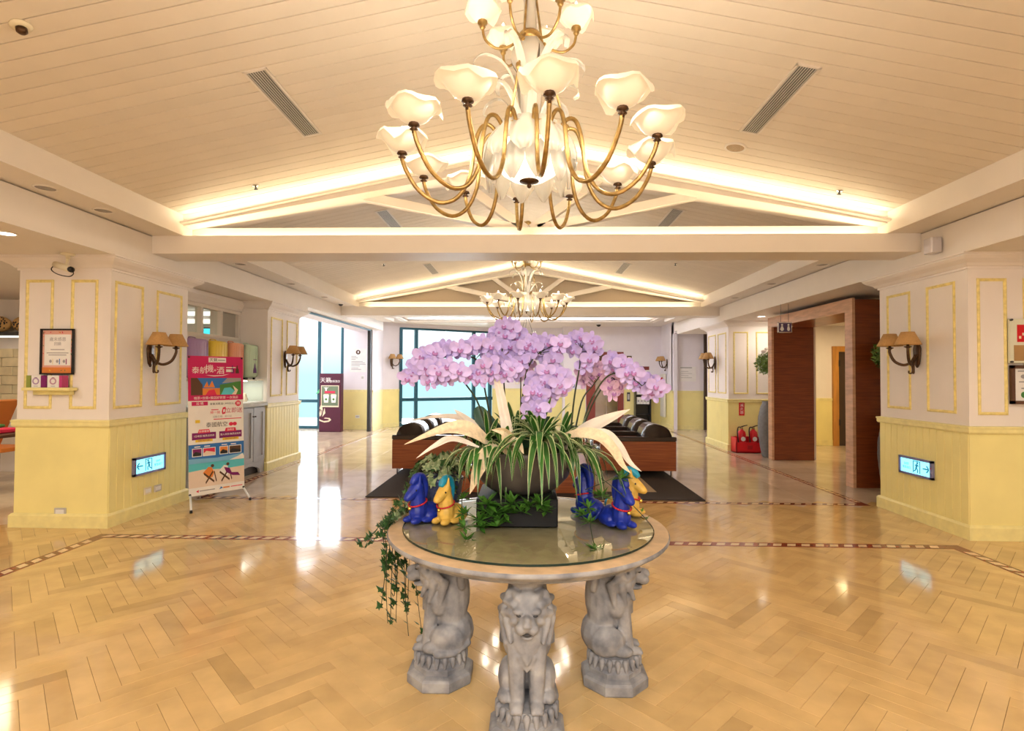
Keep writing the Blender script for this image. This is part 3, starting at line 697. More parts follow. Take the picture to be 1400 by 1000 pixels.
CH2 = copy_tree(CH1); CH2.location = (-0.03, 8.55, 2.635); CH2.rotation_euler = (0, 0, radians(12)); CH2['label'] = 'smaller looking brass chandelier over the lounge, past the first truss'
for c, pw in ((CH1, 4.0), (CH2, 4.2)):
    for k in range(12):
        a = radians(-83 + 30 * k) + c.rotation_euler.z
        lamp('POINT', 'chandelier_lamp', (c.location.x + .635 * cos(a), c.location.y + .635 * sin(a), c.location.z + .165), pw, (1, .88, .70), radius=.03)
    lamp('POINT', 'bowl_lamp', (c.location.x, c.location.y, c.location.z + .04), 4, (1, .88, .7), radius=.05)
# a small chandelier hung on wires in the ceiling tray
t = thing('hanging_lamp_ring', 'tiny ring chandelier on thin wires, far behind the orchids', 'chandelier', (-.05, 14.3, 2.60))
m = MB()
for k in range(24):
    a = 2 * pi * k / 24; b = 2 * pi * (k + 1) / 24
    m.tube([(.22 * cos(a), .22 * sin(a), 0), (.22 * cos(b), .22 * sin(b), 0)], .012, 6)
ob('ring', m, BRONZE, t, True, world=False)
for k in range(9):
    a = 2 * pi * k / 9
    ob('candle', MB().lathe([(.02, -.06), (.03, -.02), (.012, .0), (.012, .06), (.004, .10)], 8, (.24 * cos(a), .24 * sin(a), 0)), GLASSL, t, True, world=False)
for k in range(3):
    a = 2 * pi * k / 3 + .4
    ob('wire', MB().tube([(.2 * cos(a), .2 * sin(a), 0), (.01, 0, .55)], .005, 5), DARK, t, False, world=False)
ob('rod', MB().tube([(0, 0, .5), (0, 0, .82)], .006, 6), DARK, t, False, world=False)

# ================================================================== wall sconces (wall at local x = 0, lamp towards +x)
def make_sconce():
    t = thing('wall_sconce', '', 'wall lamp', (0, 0, 0))
    ob('backplate', MB().prism([(0, -.16), (.03, -.12), (.045, -.04), (.05, .04), (.03, .10), (0, .13), (-.03, .10), (-.05, .04), (-.045, -.04), (-.03, -.12)], lambda u, w, d: (d, u, w), 0, .018), BRONZE, t, True, world=False)
    for s in (-1, 1):
        p = smooth_path([(.02, s * .01, -.02), (.06, s * .02, -.10), (.11, s * .06, -.13), (.17, s * .11, -.09), (.20, s * .14, -.0), (.20, s * .14, .05)], 4)
        a = ob('arm', MB().tube(p, [.011 + .004 * sin(i / len(p) * 3) for i in range(len(p))], 8), BRONZE, t, True, world=False)
        sc = smooth_path([(.06, s * .02, -.10), (.05, s * .01, -.17), (.055, s * .015, -.215), (.075, s * .03, -.215), (.075, s * .03, -.19)], 4)
        ob('scroll', MB().tube(sc, .008, 7), BRONZE, a, True, world=False)
        ob('candle_cup', MB().lathe([(.008, .03), (.02, .045), (.034, .05), (.036, .058), (.014, .062), (.013, .085)], 10, (.20, s * .14, 0)), BRONZE, a, True, world=False)
        sh = ob('lamp_shade', MB().lathe([(.118, .075), (.12, .078), (.060, .205), (.057, .205), (.115, .078)], 24, (.20, s * .14, 0), cap=False), TANSH, t, True, world=False)
        m = MB()
        for z, r in ((.076, .1195), (.204, .0605)):
            for k in range(16):
                a0, a1 = 2 * pi * k / 16, 2 * pi * (k + 1) / 16
                m.tube([(.20 + r * cos(a0), s * .14 + r * sin(a0), z), (.20 + r * cos(a1), s * .14 + r * sin(a1), z)], .003, 5)
        ob('shade_trim', m, TANSH, sh, False, world=False)
    return t
sc0 = make_sconce()
spots = [((-4.112, 5.80, 1.745), 0, 'bronze twin sconce with tan shades on the broad near left column'),
         ((4.112, 5.87, 1.77), pi, 'bronze twin sconce with tan shades on the broad near right column'),
         ((-4.112, 9.10, 1.79), 0, 'bronze twin sconce on the left column beside the entrance glass'),
         ((4.112, 12.1, 1.83), pi, 'bronze twin sconce on the right column by the fire extinguishers'),
         ((-4.02, 15.91, 1.93), radians(-34), 'small looking sconce on the slanted far wall beside the black post'),
         ((4.15, 16.38, 1.91), pi, 'sconce on the far right wall over the recess edge')]
for i, (l, rz, lab) in enumerate(spots):
    o = sc0 if i == 0 else copy_tree(sc0)
    o.location = l; o.rotation_euler = (0, 0, rz); o['label'] = lab

# ================================================================== ceiling fittings
SL = math.atan(0.2027)
def make_vent():
    t = thing('ceiling_vent', '', 'vent', (0, 0, 0))
    w, L = .165, 1.0
    m = MB()
    for a, b in (((-w / 2, -L / 2), (w / 2, -L / 2 + .018)), ((-w / 2, L / 2 - .018), (w / 2, L / 2)), ((-w / 2, -L / 2), (-w / 2 + .016, L / 2)), ((w / 2 - .016, -L / 2), (w / 2, L / 2))): m.box((a[0], a[1], -.010), (b[0], b[1], .0))
    ob('vent_frame', m, TRIM, t, world=False)
    ob('dark_backing', MB().box((-w / 2 + .01, -L / 2 + .01, -.002), (w / 2 - .01, L / 2 - .01, .0)), BLACK, t, world=False)  # flat black sheet in place of the shade inside the duct
    for k in range(8):
        x = -w / 2 + .024 + k * (w - .048) / 7
        ob('slat', MB().box((x - .0035, -L / 2 + .015, -.008), (x + .0035, L / 2 - .015, -.0015)), GREY, t, world=False)
    return t
v0 = make_vent()
vl = [(-1.855, 4.08, 'long slotted vent in the left slope of the near vault'), (1.85, 4.11, 'long slotted vent in the right slope of the near vault'),
      (-1.84, 7.2, 'slotted vent in the left slope, just behind the first truss'), (1.84, 7.2, 'slotted vent in the right slope, just behind the first truss'),
      (-1.865, 10.38, 'slotted vent in the left slope above the far end of the lounge'), (1.80, 10.43, 'slotted vent in the right slope above the far end of the lounge')]
for i, (x, y, lab) in enumerate(vl):
    o = v0 if i == 0 else copy_tree(v0)
    o.location = (x, y, zv(x) + .001); o.rotation_euler = (0, SL if x > 0 else -SL, 0); o['label'] = lab
def make_downlight(lit, r=.085):
    t = thing('downlight', '', 'ceiling light', (0, 0, 0))
    ob('rim', MB().lathe([(r, 0), (r, -.006), (r * .85, -.009), (r * .80, -.004), (r * .78, .0)], 20, cap=False), TRIM, t, True, world=False)
    ob('lens', MB().lathe([(r * .8, -.0035), (.001, -.003)], 20, cap=False), BULB if lit else mat('dim_reflector', (0.30, 0.27, 0.24), 0.25, 0.6), t, False, world=False)
    return t
d0 = make_downlight(False); d1 = make_downlight(True)
dl = [(-3.83, 4.18, 2.98, 0, 'unlit downlight in the left soffit, nearest the camera'), (-3.83, 4.77, 2.98, 0, 'unlit downlight in the left soffit, just before the first truss'),
      (-3.83, 7.1, 2.98, 0, 'unlit downlight in the left soffit over the display counter'), (-3.83, 8.64, 2.98, 0, 'unlit downlight in the left soffit over the entrance column'),
      (-3.83, 10.1, 2.98, 0, 'unlit downlight in the left soffit, last before the far truss'),
      (3.83, 7.2, 2.98, 0, 'unlit downlight in the right soffit, just past the first truss'), (3.83, 8.67, 2.98, 0, 'unlit downlight in the right soffit above the hanging sign'), (3.83, 10.2, 2.98, 0, 'unlit downlight in the right soffit, last before the far truss'),
      (-4.30, 4.33, 2.66, 1, 'bright downlight in the low ceiling left of the near column'), (4.42, 10.45, 2.66, 1, 'bright downlight in the low ceiling above the extinguishers')]
used = {0: False, 1: False}
for (x, y, z, lit, lab) in dl:
    src = d1 if lit else d0
    o = src if not used[lit] else copy_tree(src); used[lit] = True
    o.location = (x, y, z + .001); o['label'] = lab
def on_slope(x, y): return (x, y, zv(x)), (0, SL if x > 0 else -SL, 0)
t = thing('ceiling_speaker', 'round speaker grille in the right slope near the truss', 'speaker')
ob('rim', MB().lathe([(.095, 0), (.095, -.008), (.078, -.012), (.075, -.006)], 24, cap=False), TRIM, t, True, world=False)
ob('grille', MB().lathe([(.078, -.007), (.001, -.009)], 24, cap=False), mat('tan_grille', (0.45, 0.34, 0.22), 0.6, var=.3, scale=200), t, True, world=False)
t.location, t.rotation_euler = on_slope(1.85, 4.9)
t = thing('smoke_detector', 'small smoke detector on the left slope near the camera', 'detector')
ob('base', MB().lathe([(.05, 0), (.05, -.012), (.03, -.02)], 18), PCR, t, True, world=False)
ob('sensor', MB().lathe([(.026, -.018), (.026, -.04), (.015, -.05)], 14), BRONZE, t, True, world=False)
t.location, t.rotation_euler = on_slope(-2.74, 2.82)
def sprinkler(x, y, lab, sl=True, z=None, i=[None]):
    if i[0] is None:
        t = thing('sprinkler', '', 'sprinkler')
        ob('escutcheon', MB().lathe([(.032, 0), (.03, -.006), (.012, -.008)], 14), CHROME, t, True, world=False)
        ob('head', MB().lathe([(.008, -.006), (.008, -.03), (.02, -.034), (.02, -.037)], 10), DARK, t, True, world=False)
        i[0] = t
    else: t = copy_tree(i[0])
    t['label'] = lab
    if sl: t.location, t.rotation_euler = on_slope(x, y)
    else: t.location = (x, y, z); t.rotation_euler = (0, 0, 0)
sprinkler(-2.72, 5.31, 'tiny sprinkler head on the left slope near the truss')
sprinkler(3.03, 5.37, 'tiny sprinkler head on the right slope near the truss')
sprinkler(-2.5, 9.3, 'tiny sprinkler head on the left slope above the lounge')
sprinkler(2.5, 9.3, 'tiny sprinkler head on the right slope above the lounge')
t = thing('dome_camera', 'small black dome on the flat far ceiling near the lift', 'camera', (2.1, 16.3, 3.08))
ob('dome', MB().lathe([(.07, 0), (.07, -.03), (.05, -.07), (.001, -.09)], 14), BLACK, t, True, world=False)
ob('dome_base', MB().lathe([(.085, .0), (.085, -.02), (.07, -.025)], 14), WHITE, t, True, world=False)
t = thing('dome_camera', 'small dark dome under the far end of the left soffit', 'camera', (-3.83, 11.0, 2.98))
ob('dome', MB().lathe([(.05, 0), (.05, -.02), (.03, -.05), (.001, -.06)], 12), BLACK, t, True, world=False)
ob('dome_base', MB().lathe([(.06, .0), (.06, -.015), (.05, -.02)], 14), WHITE, t, True, world=False)
# security camera over the near left column
t = thing('security_camera', 'white bullet camera with a loose black cable above the near left column', 'camera', (-4.42, 5.08, 2.66))
ob('mount', MB().lathe([(.06, 0), (.06, -.012), (.02, -.02), (.014, -.05)], 14), PCR, t, True, world=False)
ob('bracket', MB().tube([(0, 0, -.04), (0, -.01, -.10), (.0, -.02, -.13)], .012, 8), PCR, t, True, world=False)
ob('body', MB().tube([(-.13, .01, -.10), (.05, -.03, -.155)], .030, 12), PCR, t, True, world=False)
ob('lens', MB().tube([(.05, -.03, -.155), (.075, -.036, -.163)], .027, 12), BLACK, t, True, world=False)
ob('cable', MB().tube(smooth_path([(-.13, .01, -.10), (-.16, .0, -.15), (-.08, -.02, -.20), (.04, -.03, -.225), (.085, -.03, -.20), (.07, -.03, -.17)], 5), .005, 6), BLACK, t, True, world=False)
t = thing('junction_box', 'pale metal junction box on the beam above the near right column', 'box', (3.985, 5.40, 2.79))
ob('box', MB().bbox((-.10, -.05, -.075), (.0, .06, .075), .008), mat('pale_metal', (0.60, 0.57, 0.60), 0.4, 0.3), t, world=False)
ob('lid', MB().bbox((-.095, -.056, -.07), (-.005, -.05, .07), .003), mat('pale_metal', (0.60, 0.57, 0.60), 0.4, 0.3), t, world=False)
ob('screw', MB().tube([(-.05, -.056, .06), (-.05, -.06, .06)], .006, 8), GREY, t, world=False)

# ================================================================== exit signs
def exit_sign(loc, rz, label, left):
    """wall at local y = 0, faces -y"""
    t = thing('exit_sign', label, 'exit sign', (0, 0, 0))
    w, h = .245, .095
    m = MB()
    for a, b in (((-w, -h), (w, -h + .022)), ((-w, h - .022), (w, h)), ((-w, -h), (-w + .026, h)), ((w - .026, -h), (w, h))): m.box((a[0], -.03, a[1]), (b[0], 0, b[1]))
    ob('frame', m, EXITF, t, world=False)
    ob('lit_panel', MB().box((-w + .02, -.02, -h + .02), (w - .02, -.002, h - .02)), EXITE, t, world=False)
    s = -1 if left else 1
    ob('test_button', MB().tube([(s * -1 * (-w + .013) if left else w - .013, -.03, .02), (s * -1 * (-w + .013) if left else w - .013, -.034, .02)], .006, 8), RED, t, world=False)
    y = -.0215
    def poly(n, pts): return ob(n, MB().prism(pts, lambda u, v, d: (u, d, v), -.0225, -.0195), EXITB, t, world=False)
    m = MB()
    def bar(p, q, th):
        p, q = Vector(p), Vector(q); d = (q - p).normalized(); nn = Vector((-d.y, d.x)) * th / 2
        m.prism([tuple(p + nn), tuple(q + nn), tuple(q - nn), tuple(p - nn)], lambda u, v, dd: (u, dd, v), -.0228, -.0195)
    ax = s * .155
    bar((ax - s * .045, 0), (ax + s * .035, 0), .012); bar((ax + s * .04, .002), (ax + s * .008, .034), .012); bar((ax + s * .04, -.002), (ax + s * .008, -.034), .012)
    ob('arrow', m, EXITB, t, world=False)
    m = MB()
    fx = s * .02
    m.prism([(fx - .052, -.062), (fx - .044, -.062), (fx - .044, .062), (fx - .052, .062)], lambda u, v, d: (u, d, v), -.0228, -.0195)
    m.prism([(fx + .044, -.062), (fx + .052, -.062), (fx + .052, .062), (fx + .044, .062)], lambda u, v, d: (u, d, v), -.0228, -.0195)
    m.prism([(fx - .052, .056), (fx + .052, .056), (fx + .052, .064), (fx - .052, .064)], lambda u, v, d: (u, d, v), -.0228, -.0195)
    m.prism([(fx + .012 * s + .011 * cos(k * pi / 5), .043 + .011 * sin(k * pi / 5)) for k in range(10)], lambda u, v, d: (u, d, v), -.0228, -.0195)
    bar((fx + s * .006, .03), (fx - s * .006, -.01), .02); bar((fx - s * .004, -.008), (fx + s * .018, -.03), .011); bar((fx + s * .018, -.03), (fx + s * .012, -.058), .01)
    bar((fx - s * .008, -.01), (fx - s * .02, -.036), .011); bar((fx - s * .02, -.036), (fx - s * .04, -.044), .01)
    bar((fx + s * .006, .026), (fx + s * .03, .012), .009); bar((fx + .0, .026), (fx - s * .024, .016), .009)
    ob('running_figure', m, EXITB, t, world=False)
    M = plane_M((-s * .125, -.0222, .018), (1, 0, 0), (0, 0, 1)); 
    for body, z, sz in (('EXIT', .016, .036), ('緊急出口', -.022, .032)):
        text(t, 'lettering', body, sz, plane_M((-s * .13, -.0222, z), (1, 0, 0), (0, 0, 1)), EXITB)
    t.location = loc; t.rotation_euler = (0, 0, rz)
    return t
exit_sign((-4.106, 5.80, .535), pi / 2, 'glowing turquoise exit sign with left arrow on the near left column', True)
exit_sign((4.102, 5.885, .565), -pi / 2, 'glowing turquoise exit sign with right arrow on the near right column', False)
t = thing('hanging_sign', 'small double-sided washroom sign hung on wires before the portal', 'sign', (4.04, 8.7, 2.29))
ob('panel', MB().bbox((-.115, -.018, -.085), (.115, .018, .085), .02), CHROME, t, world=False)
ob('face', MB().box((-.098, -.022, -.068), (.098, -.017, .068)), mat('violet_panel', (0.10, 0.07, 0.16), 0.3), t, world=False)
for s in (-1, 1):
    m = MB().prism([(s * .05 + .016 * cos(k * pi / 5), .04 + .016 * sin(k * pi / 5)) for k in range(10)], lambda u, v, d: (u, d, v), -.025, -.021)
    m.prism([(s * .05 - .012, .02), (s * .05 + .012, .02), (s * .05 + (.03 if s < 0 else .022), -.03), (s * .05 + .01, -.055), (s * .05 - .01, -.055), (s * .05 - (.03 if s < 0 else .022), -.03)], lambda u, v, d: (u, d, v), -.025, -.021)
    ob('pictogram', m, WHITE, t, world=False)
    ob('wire', MB().tube([(s * .06, 0, .085), (s * .06, 0, .37)], .003, 5), DARK, t, world=False)
# outlets and switches
def outlet(loc, rz, label, w=.06, h=.037, m=GREY):
    t = thing('wall_outlet', label, 'outlet', loc, rz=rz)
    ob('plate', MB().bbox((-w, -.012, -h), (w, 0, h), .004), m, t, world=False)
    ob('socket', MB().box((-w * .7, -.0135, -h * .55), (w * .7, -.011, h * .55)), GREY if m is WHITE else WHITE, t, world=False)
    return t
outlet((-4.58, 5.244, .155), 0, 'grey outlet low on the front of the near left column')
outlet((-4.106, 5.79, .25), pi / 2, 'pale outlet under the left exit sign, nearer one of two', .058, .037, PCR)
outlet((-4.106, 5.95, .245), pi / 2, 'grey outlet under the left exit sign, farther one of two', .058, .037)
outlet((-4.75, 15.09, .36), 0, 'white outlet low on the entrance wall', .06, .04, WHITE)
outlet((-4.62, 15.1, 1.45), 0, 'small white switch under the posted notice', .045, .06, WHITE)
outlet((-.35, 17.75, 1.3), 0, 'tiny wall switch on the far wall behind the orchids', .06, .05, PCR)
# ================================================================== the round stone table on its four lions
TX, TY = 0.0, 2.74
tb = thing('round_table', 'round carved stone table on four seated lion pedestals under the chandelier', 'table', (TX, TY, 0))
ob('tabletop', MB().lathe([(.001, .695), (.585, .695), (.60, .697), (.622, .699), (.632, .706), (.634, .714), (.650, .718), (.662, .724), (.668, .732), (.680, .736), (.685, .742), (.685, .751), (.680, .757)], 72, (TX, TY, 0), cap=False), STONE, tb, True)
ob('top_face', MB().lathe([(.680, .757), (.672, .7600), (.30, .7602), (.001, .7602)], 72, (TX, TY, 0), cap=False), STONETOP, tb, True)
gl = thing('glass_disc', 'thin round glass lying on the stone table top', 'glass top', (TX, TY, .7605))
ob('pane', MB().lathe([(.001, .7608), (.608, .7608), (.612, .763), (.612, .769), (.608, .7715), (.001, .7715)], 72, (TX, TY, 0), cap=False), TABGLASS, gl, False)
ob('glass_edge', MB().lathe([(.6115, .7612), (.6135, .763), (.6135, .769), (.6115, .7712)], 72, (TX, TY, 0), cap=False), mat('dark_glass_edge', (0.01, 0.03, 0.025), 0.1), gl, False)

def lion_mesh():
    m = MB(); E = m.ell; C_ = m.cap
    E((0, .055, .36), (.088, .080, .20)); E((0, .095, .42), (.065, .05, .13)); E((0, .0, .40), (.080, .075, .13)); E((0, .09, .24), (.10, .075, .09))
    for s in (-1, 1):
        E((s * .078, .045, .225), (.046, .088, .075)); E((s * .092, -.03, .185), (.03, .05, .028))     # haunch and hind paw
        C_((s * .038, -.062, .175), (s * .046, -.030, .40), .029, .042); E((s * .042, -.085, .168), (.031, .043, .022))
        for q in (-1, 0, 1): E((s * .042 + q * .017, -.118, .165), (.010, .016, .013), 8, 6)
        E((s * .068, .0, .40), (.035, .05, .07))                                                        # shoulder
        E((s * .034, -.112, .560), (.026, .018, .013)); E((s * .024, -.142, .505), (.024, .028, .024))      # brow, cheek
        E((s * .070, -.045, .600), (.024, .014, .028))                                                  # ear
        for k in range(6):                                                                               # mane round the face
            p = radians(-62 + 29 * k); cx, cz = s * cos(p), sin(p)
            C_((cx * .060, -.080, .548 + cz * .066), (cx * .098, -.045, .535 + cz * .098), .021, .014, 8)
            C_((cx * .085, -.025, .545 + cz * .080), (cx * .112, .020, .525 + cz * .100), .026, .016, 8)
        C_((s * .082, -.055, .50), (s * .066, -.085, .425), .020, .010); C_((s * .098, -.02, .50), (s * .090, -.045, .405), .022, .010); C_((s * .100, .03, .50), (s * .098, .01, .40), .024, .011)
        C_((s * .05, .09, .62), (s * .06, .11, .47), .030, .018); C_((s * .02, .10, .60), (s * .025, .125, .43), .026, .014)
    E((0, -.055, .55), (.066, .070, .075)); E((0, -.118, .515), (.040, .045, .034)); E((0, -.135, .535), (.017, .040, .020)); E((0, -.165, .525), (.018, .012, .012))
    E((0, -.105, .462), (.030, .036, .013)); E((0, .03, .58), (.088, .085, .105)); E((0, .0, .66), (.082, .085, .05))
    m.lathe([(.075, .66), (.085, .685), (.085, .702)], 16, (0, .0, 0))
    for k in range(9):                                                                                    # chest locks
        x = -.056 + .014 * k; C_((x, -.078 + abs(x) * .35, .455 - abs(x) * .3), (x * .7, -.088 + abs(x) * .3, .335 + abs(x) * 1.1), .016, .007, 8)
    for k in range(5): C_((-.03 + k * .015, -.07, .36), (-.02 + k * .01, -.073, .30 + abs(k - 2) * .012), .014, .006, 8)
    C_((.06, .14, .20), (.11, .08, .17), .018, .014); C_((.11, .08, .17), (.115, .0, .165), .016, .02)      # tail round the base
    me = baked(m, .0052, 3, .45)
    me.materials.append(STONE); return me
LM = lion_mesh()
STONED = mat('hollow_shade', (0.05, 0.05, 0.055), 0.8)  # near-black colour stands for the shade in the carved mouth and eyes
MMO = MB().ell((0, -.128, .481), (.024, .026, .0105), 12, 8).mesh('mouth', [STONED], True)
MEY = MB().ell((0, 0, 0), (.011, .009, .006), 10, 6).mesh('eye', [STONED], True)
def oct(r, z): return (r, z)
PLM = MB().lathe([(.162, 0), (.168, .008), (.168, .048), (.158, .058), (.140, .064), (.132, .066)], 8, rot=pi / 8).mesh('plinth', [STONE])
rb = MB().lathe([(.132, .064), (.134, .090), (.122, .100), (.118, .118), (.124, .136), (.116, .152), (.05, .158)], 8, rot=pi / 8)
RBM = rb.mesh('rock_base', [STONE])
tas = MB()
for k in range(20):
    a = 2 * pi * k / 20
    tas.cap((.119 * cos(a), .119 * sin(a), .140), (.127 * cos(a), .127 * sin(a), .106), .016, .008, 7)
TAM = tas.mesh('carved_tassels', [STONE], True)
for ang in (0, 90, 180, 270):
    a = radians(ang); rr = .43
    px, py = TX + rr * sin(a), TY - rr * cos(a)
    lion = ob('lion_pedestal', LM, None, tb, world=True)
    lion.matrix_parent_inverse = Matrix.Translation((-TX, -TY, 0)); lion.location = (px, py, 0); lion.rotation_euler = (0, 0, a)
    ob('mouth', MMO, None, lion, world=False)
    for s in (-1, 1): ob('eye', MEY, None, lion, loc=(s * .033, -.118, .546), world=False)
    for nme, me in (('plinth', PLM), ('rock_base', RBM), ('carved_tassels', TAM)):
        ob(nme, me, None, lion, world=False)

# ================================================================== the orchid arrangement
oa = thing('orchid_arrangement', 'big bowl of lilac orchids, spider plants and dried leaves on a black block', 'flower arrangement', (-.05, 2.83, .772))
ob('stand_block', MB().bbox((-.249, 2.65, .7718), (.147, 3.02, .905), .006), mat('black_block', (0.010, 0.011, 0.013), 0.55, spec=0.25), oa)
ob('bowl', MB().lathe([(.08, .9052), (.145, .907), (.19, .935), (.238, .985), (.265, 1.045), (.277, 1.10), (.284, 1.125), (.276, 1.130), (.264, 1.11), (.05, 1.10)], 40, (-.028, 2.86, 0)), POT, oa, True)
ob('moss', MB().sheet(10, 10, lambda u, v: (-.028 + .26 * v * cos(u * 2 * pi), 2.86 + .26 * v * sin(u * 2 * pi), 1.115 + .035 * (1 - v * v) + .012 * sin(u * 31) * v)), mat('moss', (0.05, 0.07, 0.02), 0.9, bump=.8, scale=60), oa, True)
def flower_mesh(seed, pm_):
    rg = random.Random(seed); m = MB()
    def petal(cx, cz, rx, rz, ang, y, cup, n=12):
        v = [(cx, y + cup * .2, cz)]; f = []
        for q, (fr, dy) in enumerate(((.55, 0.0), (1.0, -1.0))):
            for k in range(n):
                t = 2 * pi * k / n; px_, pz_ = rx * fr * cos(t), rz * fr * sin(t)
                if fr == 1: px_ *= 1 + .07 * sin(5 * t + seed)
                v.append((cx + px_ * cos(ang) - pz_ * sin(ang), y + cup * dy * .5 + .002 * sin(3 * t + seed) * fr, cz + px_ * sin(ang) + pz_ * cos(ang)))
        for k in range(n):
            f.append((0, 1 + k, 1 + (k + 1) % n)); f.append((1 + k, 1 + n + k, 1 + n + (k + 1) % n, 1 + (k + 1) % n))
        m.add(v, f, 0)
    petal(0, .031, .0165, .0235, 0, .006, .006)
    for s in (-1, 1): petal(s * .019, -.026, .0155, .0235, s * .62, .006, .006)
    for s in (-1, 1): petal(s * .028, .008, .0305, .0270, s * .15, -.001, .008)
    m.ell((0, -.010, .002), (.006, .009, .006), 8, 5, 0)
    m.ell((0, -.014, -.010), (.010, .009, .009), 8, 6, 1)
    for s in (-1, 1): m.ell((s * .010, -.012, -.004), (.005, .006, .010), 6, 5, 1)
    m.tube([(0, .006, 0), (0, .022, .004)], .0025, 5, 0)
    return m.mesh('flower', [pm_, LIP], True)
FL = {'l': [flower_mesh(k, PETAL) for k in range(3)], 'p': [flower_mesh(k + 5, PETALP) for k in range(2)]}
BUD = MB().ell((0, 0, 0), (.008, .008, .012), 8, 6).mesh('bud', [PETAL], True)
sprays = [
 # stem in the photograph, its distance at foot and tip, kind, flowers
 ([(676, 612), (668, 560), (655, 500), (643, 488), (628, 486), (610, 488), (592, 493), (577, 498), (567, 505), (557, 516)], 2.84, 2.72, 'l',
  [(577, 487), (586, 484), (594, 482), (604, 478), (612, 477), (620, 480), (630, 477), (638, 479), (645, 474), (652, 470), (659, 470), (664, 477), (671, 474), (576, 494), (568, 502), (563, 511), (557, 517)]),
 ([(672, 612), (655, 555), (640, 530), (628, 518), (612, 515), (595, 514), (580, 512)], 2.80, 2.66, 'l',
  [(582, 503), (587, 510), (593, 502), (599, 509), (605, 503), (612, 501), (614, 510), (621, 508), (628, 509), (635, 512), (643, 515), (603, 516), (588, 521), (612, 517)]),
 ([(692, 610), (690, 540), (686, 490), (688, 472)], 2.88, 2.90, 'l',
  [(682, 452), (691, 458), (700, 450), (707, 455), (678, 462), (695, 464), (706, 464), (684, 470), (699, 447), (690, 446), (675, 470), (697, 473)]),
 ([(690, 612), (687, 560), (684, 525), (686, 510)], 2.78, 2.66, 'l',
  [(656, 508), (662, 500), (670, 496), (678, 492), (686, 492), (694, 498), (700, 504), (674, 508), (684, 508), (692, 512), (665, 516), (655, 518), (703, 512)]),
 ([(713, 612), (712, 560), (712, 515)], 2.93, 2.96, 'p', [(705, 504), (713, 508), (720, 500), (697, 485), (716, 512), (702, 490), (709, 495)]),
 ([(712, 612), (713, 560), (719, 512), (728, 492), (737, 483)], 2.84, 2.82, 'l',
  [(708, 490), (712, 480), (718, 475), (724, 470), (732, 468), (738, 472), (745, 468), (752, 470), (758, 472), (765, 470), (762, 480), (757, 492), (748, 484), (738, 482), (714, 495), (722, 485), (751, 497), (730, 477)]),
 ([(736, 612), (742, 575), (748, 535), (750, 512)], 2.72, 2.60, 'l',
  [(745, 508), (752, 515), (760, 512), (768, 515), (774, 522), (765, 525), (756, 528), (748, 530), (742, 522), (736, 515), (730, 526), (727, 535), (770, 533), (760, 538), (750, 542), (740, 538), (737, 560), (728, 550), (724, 562), (745, 554), (731, 566)]),
 ([(778, 612), (785, 545), (792, 505), (793, 492), (794, 476)], 2.86, 2.84, 'l',
  [(780, 468), (787, 464), (793, 462), (800, 468), (807, 466), (812, 473), (783, 480), (791, 475), (803, 478), (811, 482), (804, 492), (799, 500)]),
 ([(782, 612), (795, 550), (810, 528), (822, 512)], 2.90, 2.92, 'p', [(797, 510), (803, 505), (810, 500), (818, 502), (826, 504), (808, 514), (800, 520), (820, 510)]),
 ([(790, 612), (803, 560), (818, 530), (832, 514), (850, 510), (866, 518), (878, 528)], 2.80, 2.66, 'l',
  [(833, 492), (842, 494), (850, 499), (860, 503), (868, 508), (862, 515), (874, 515), (880, 520), (888, 522), (895, 528), (902, 532), (888, 535), (876, 527), (855, 510), (838, 503), (893, 538), (870, 523)]),
 ([(788, 612), (806, 562), (822, 532), (836, 517), (842, 522)], 2.88, 2.80, 'p', [(830, 520), (838, 518), (845, 520), (838, 530), (846, 528), (838, 539), (832, 529)]),
]
rg = random.Random(21)
for k, (st, y0, y1, kind, fls) in enumerate(sprays):
    n = len(st)
    P = [at(px, py, y0 + (y1 - y0) * i / (n - 1)) for i, (px, py) in enumerate(st)]
    sp_ = smooth_path(P, 5)
    stem = ob('orchid_stem', MB().tube(sp_, [.0052 - .0028 * i / len(sp_) for i in range(len(sp_))], 7), STEMG, oa, True)
    tw = MB()
    for (px, py) in fls:
        yy = y1 + rg.uniform(-.035, .055)
        c = at(px + rg.uniform(-1, 1), py + rg.uniform(-1, 1), yy)
        o = ob('flower', rg.choice(FL[kind]), None, stem, loc=c, rot=(rg.uniform(-.1, .45), rg.uniform(-.3, .3), rg.uniform(-.65, .65)), world=True)
        o.scale = (.98,) * 3 if kind == 'l' else (.94,) * 3
        q = min(sp_, key=lambda s_: (s_ - c).length)
        tw.tube([q, q.lerp(c, .55) + Vector((0, .012, .006)), c + Vector((0, .014, 0))], .0016, 4)
    ob('flower_stalks', tw, STEMG, stem, True)
    e = sp_[-1]
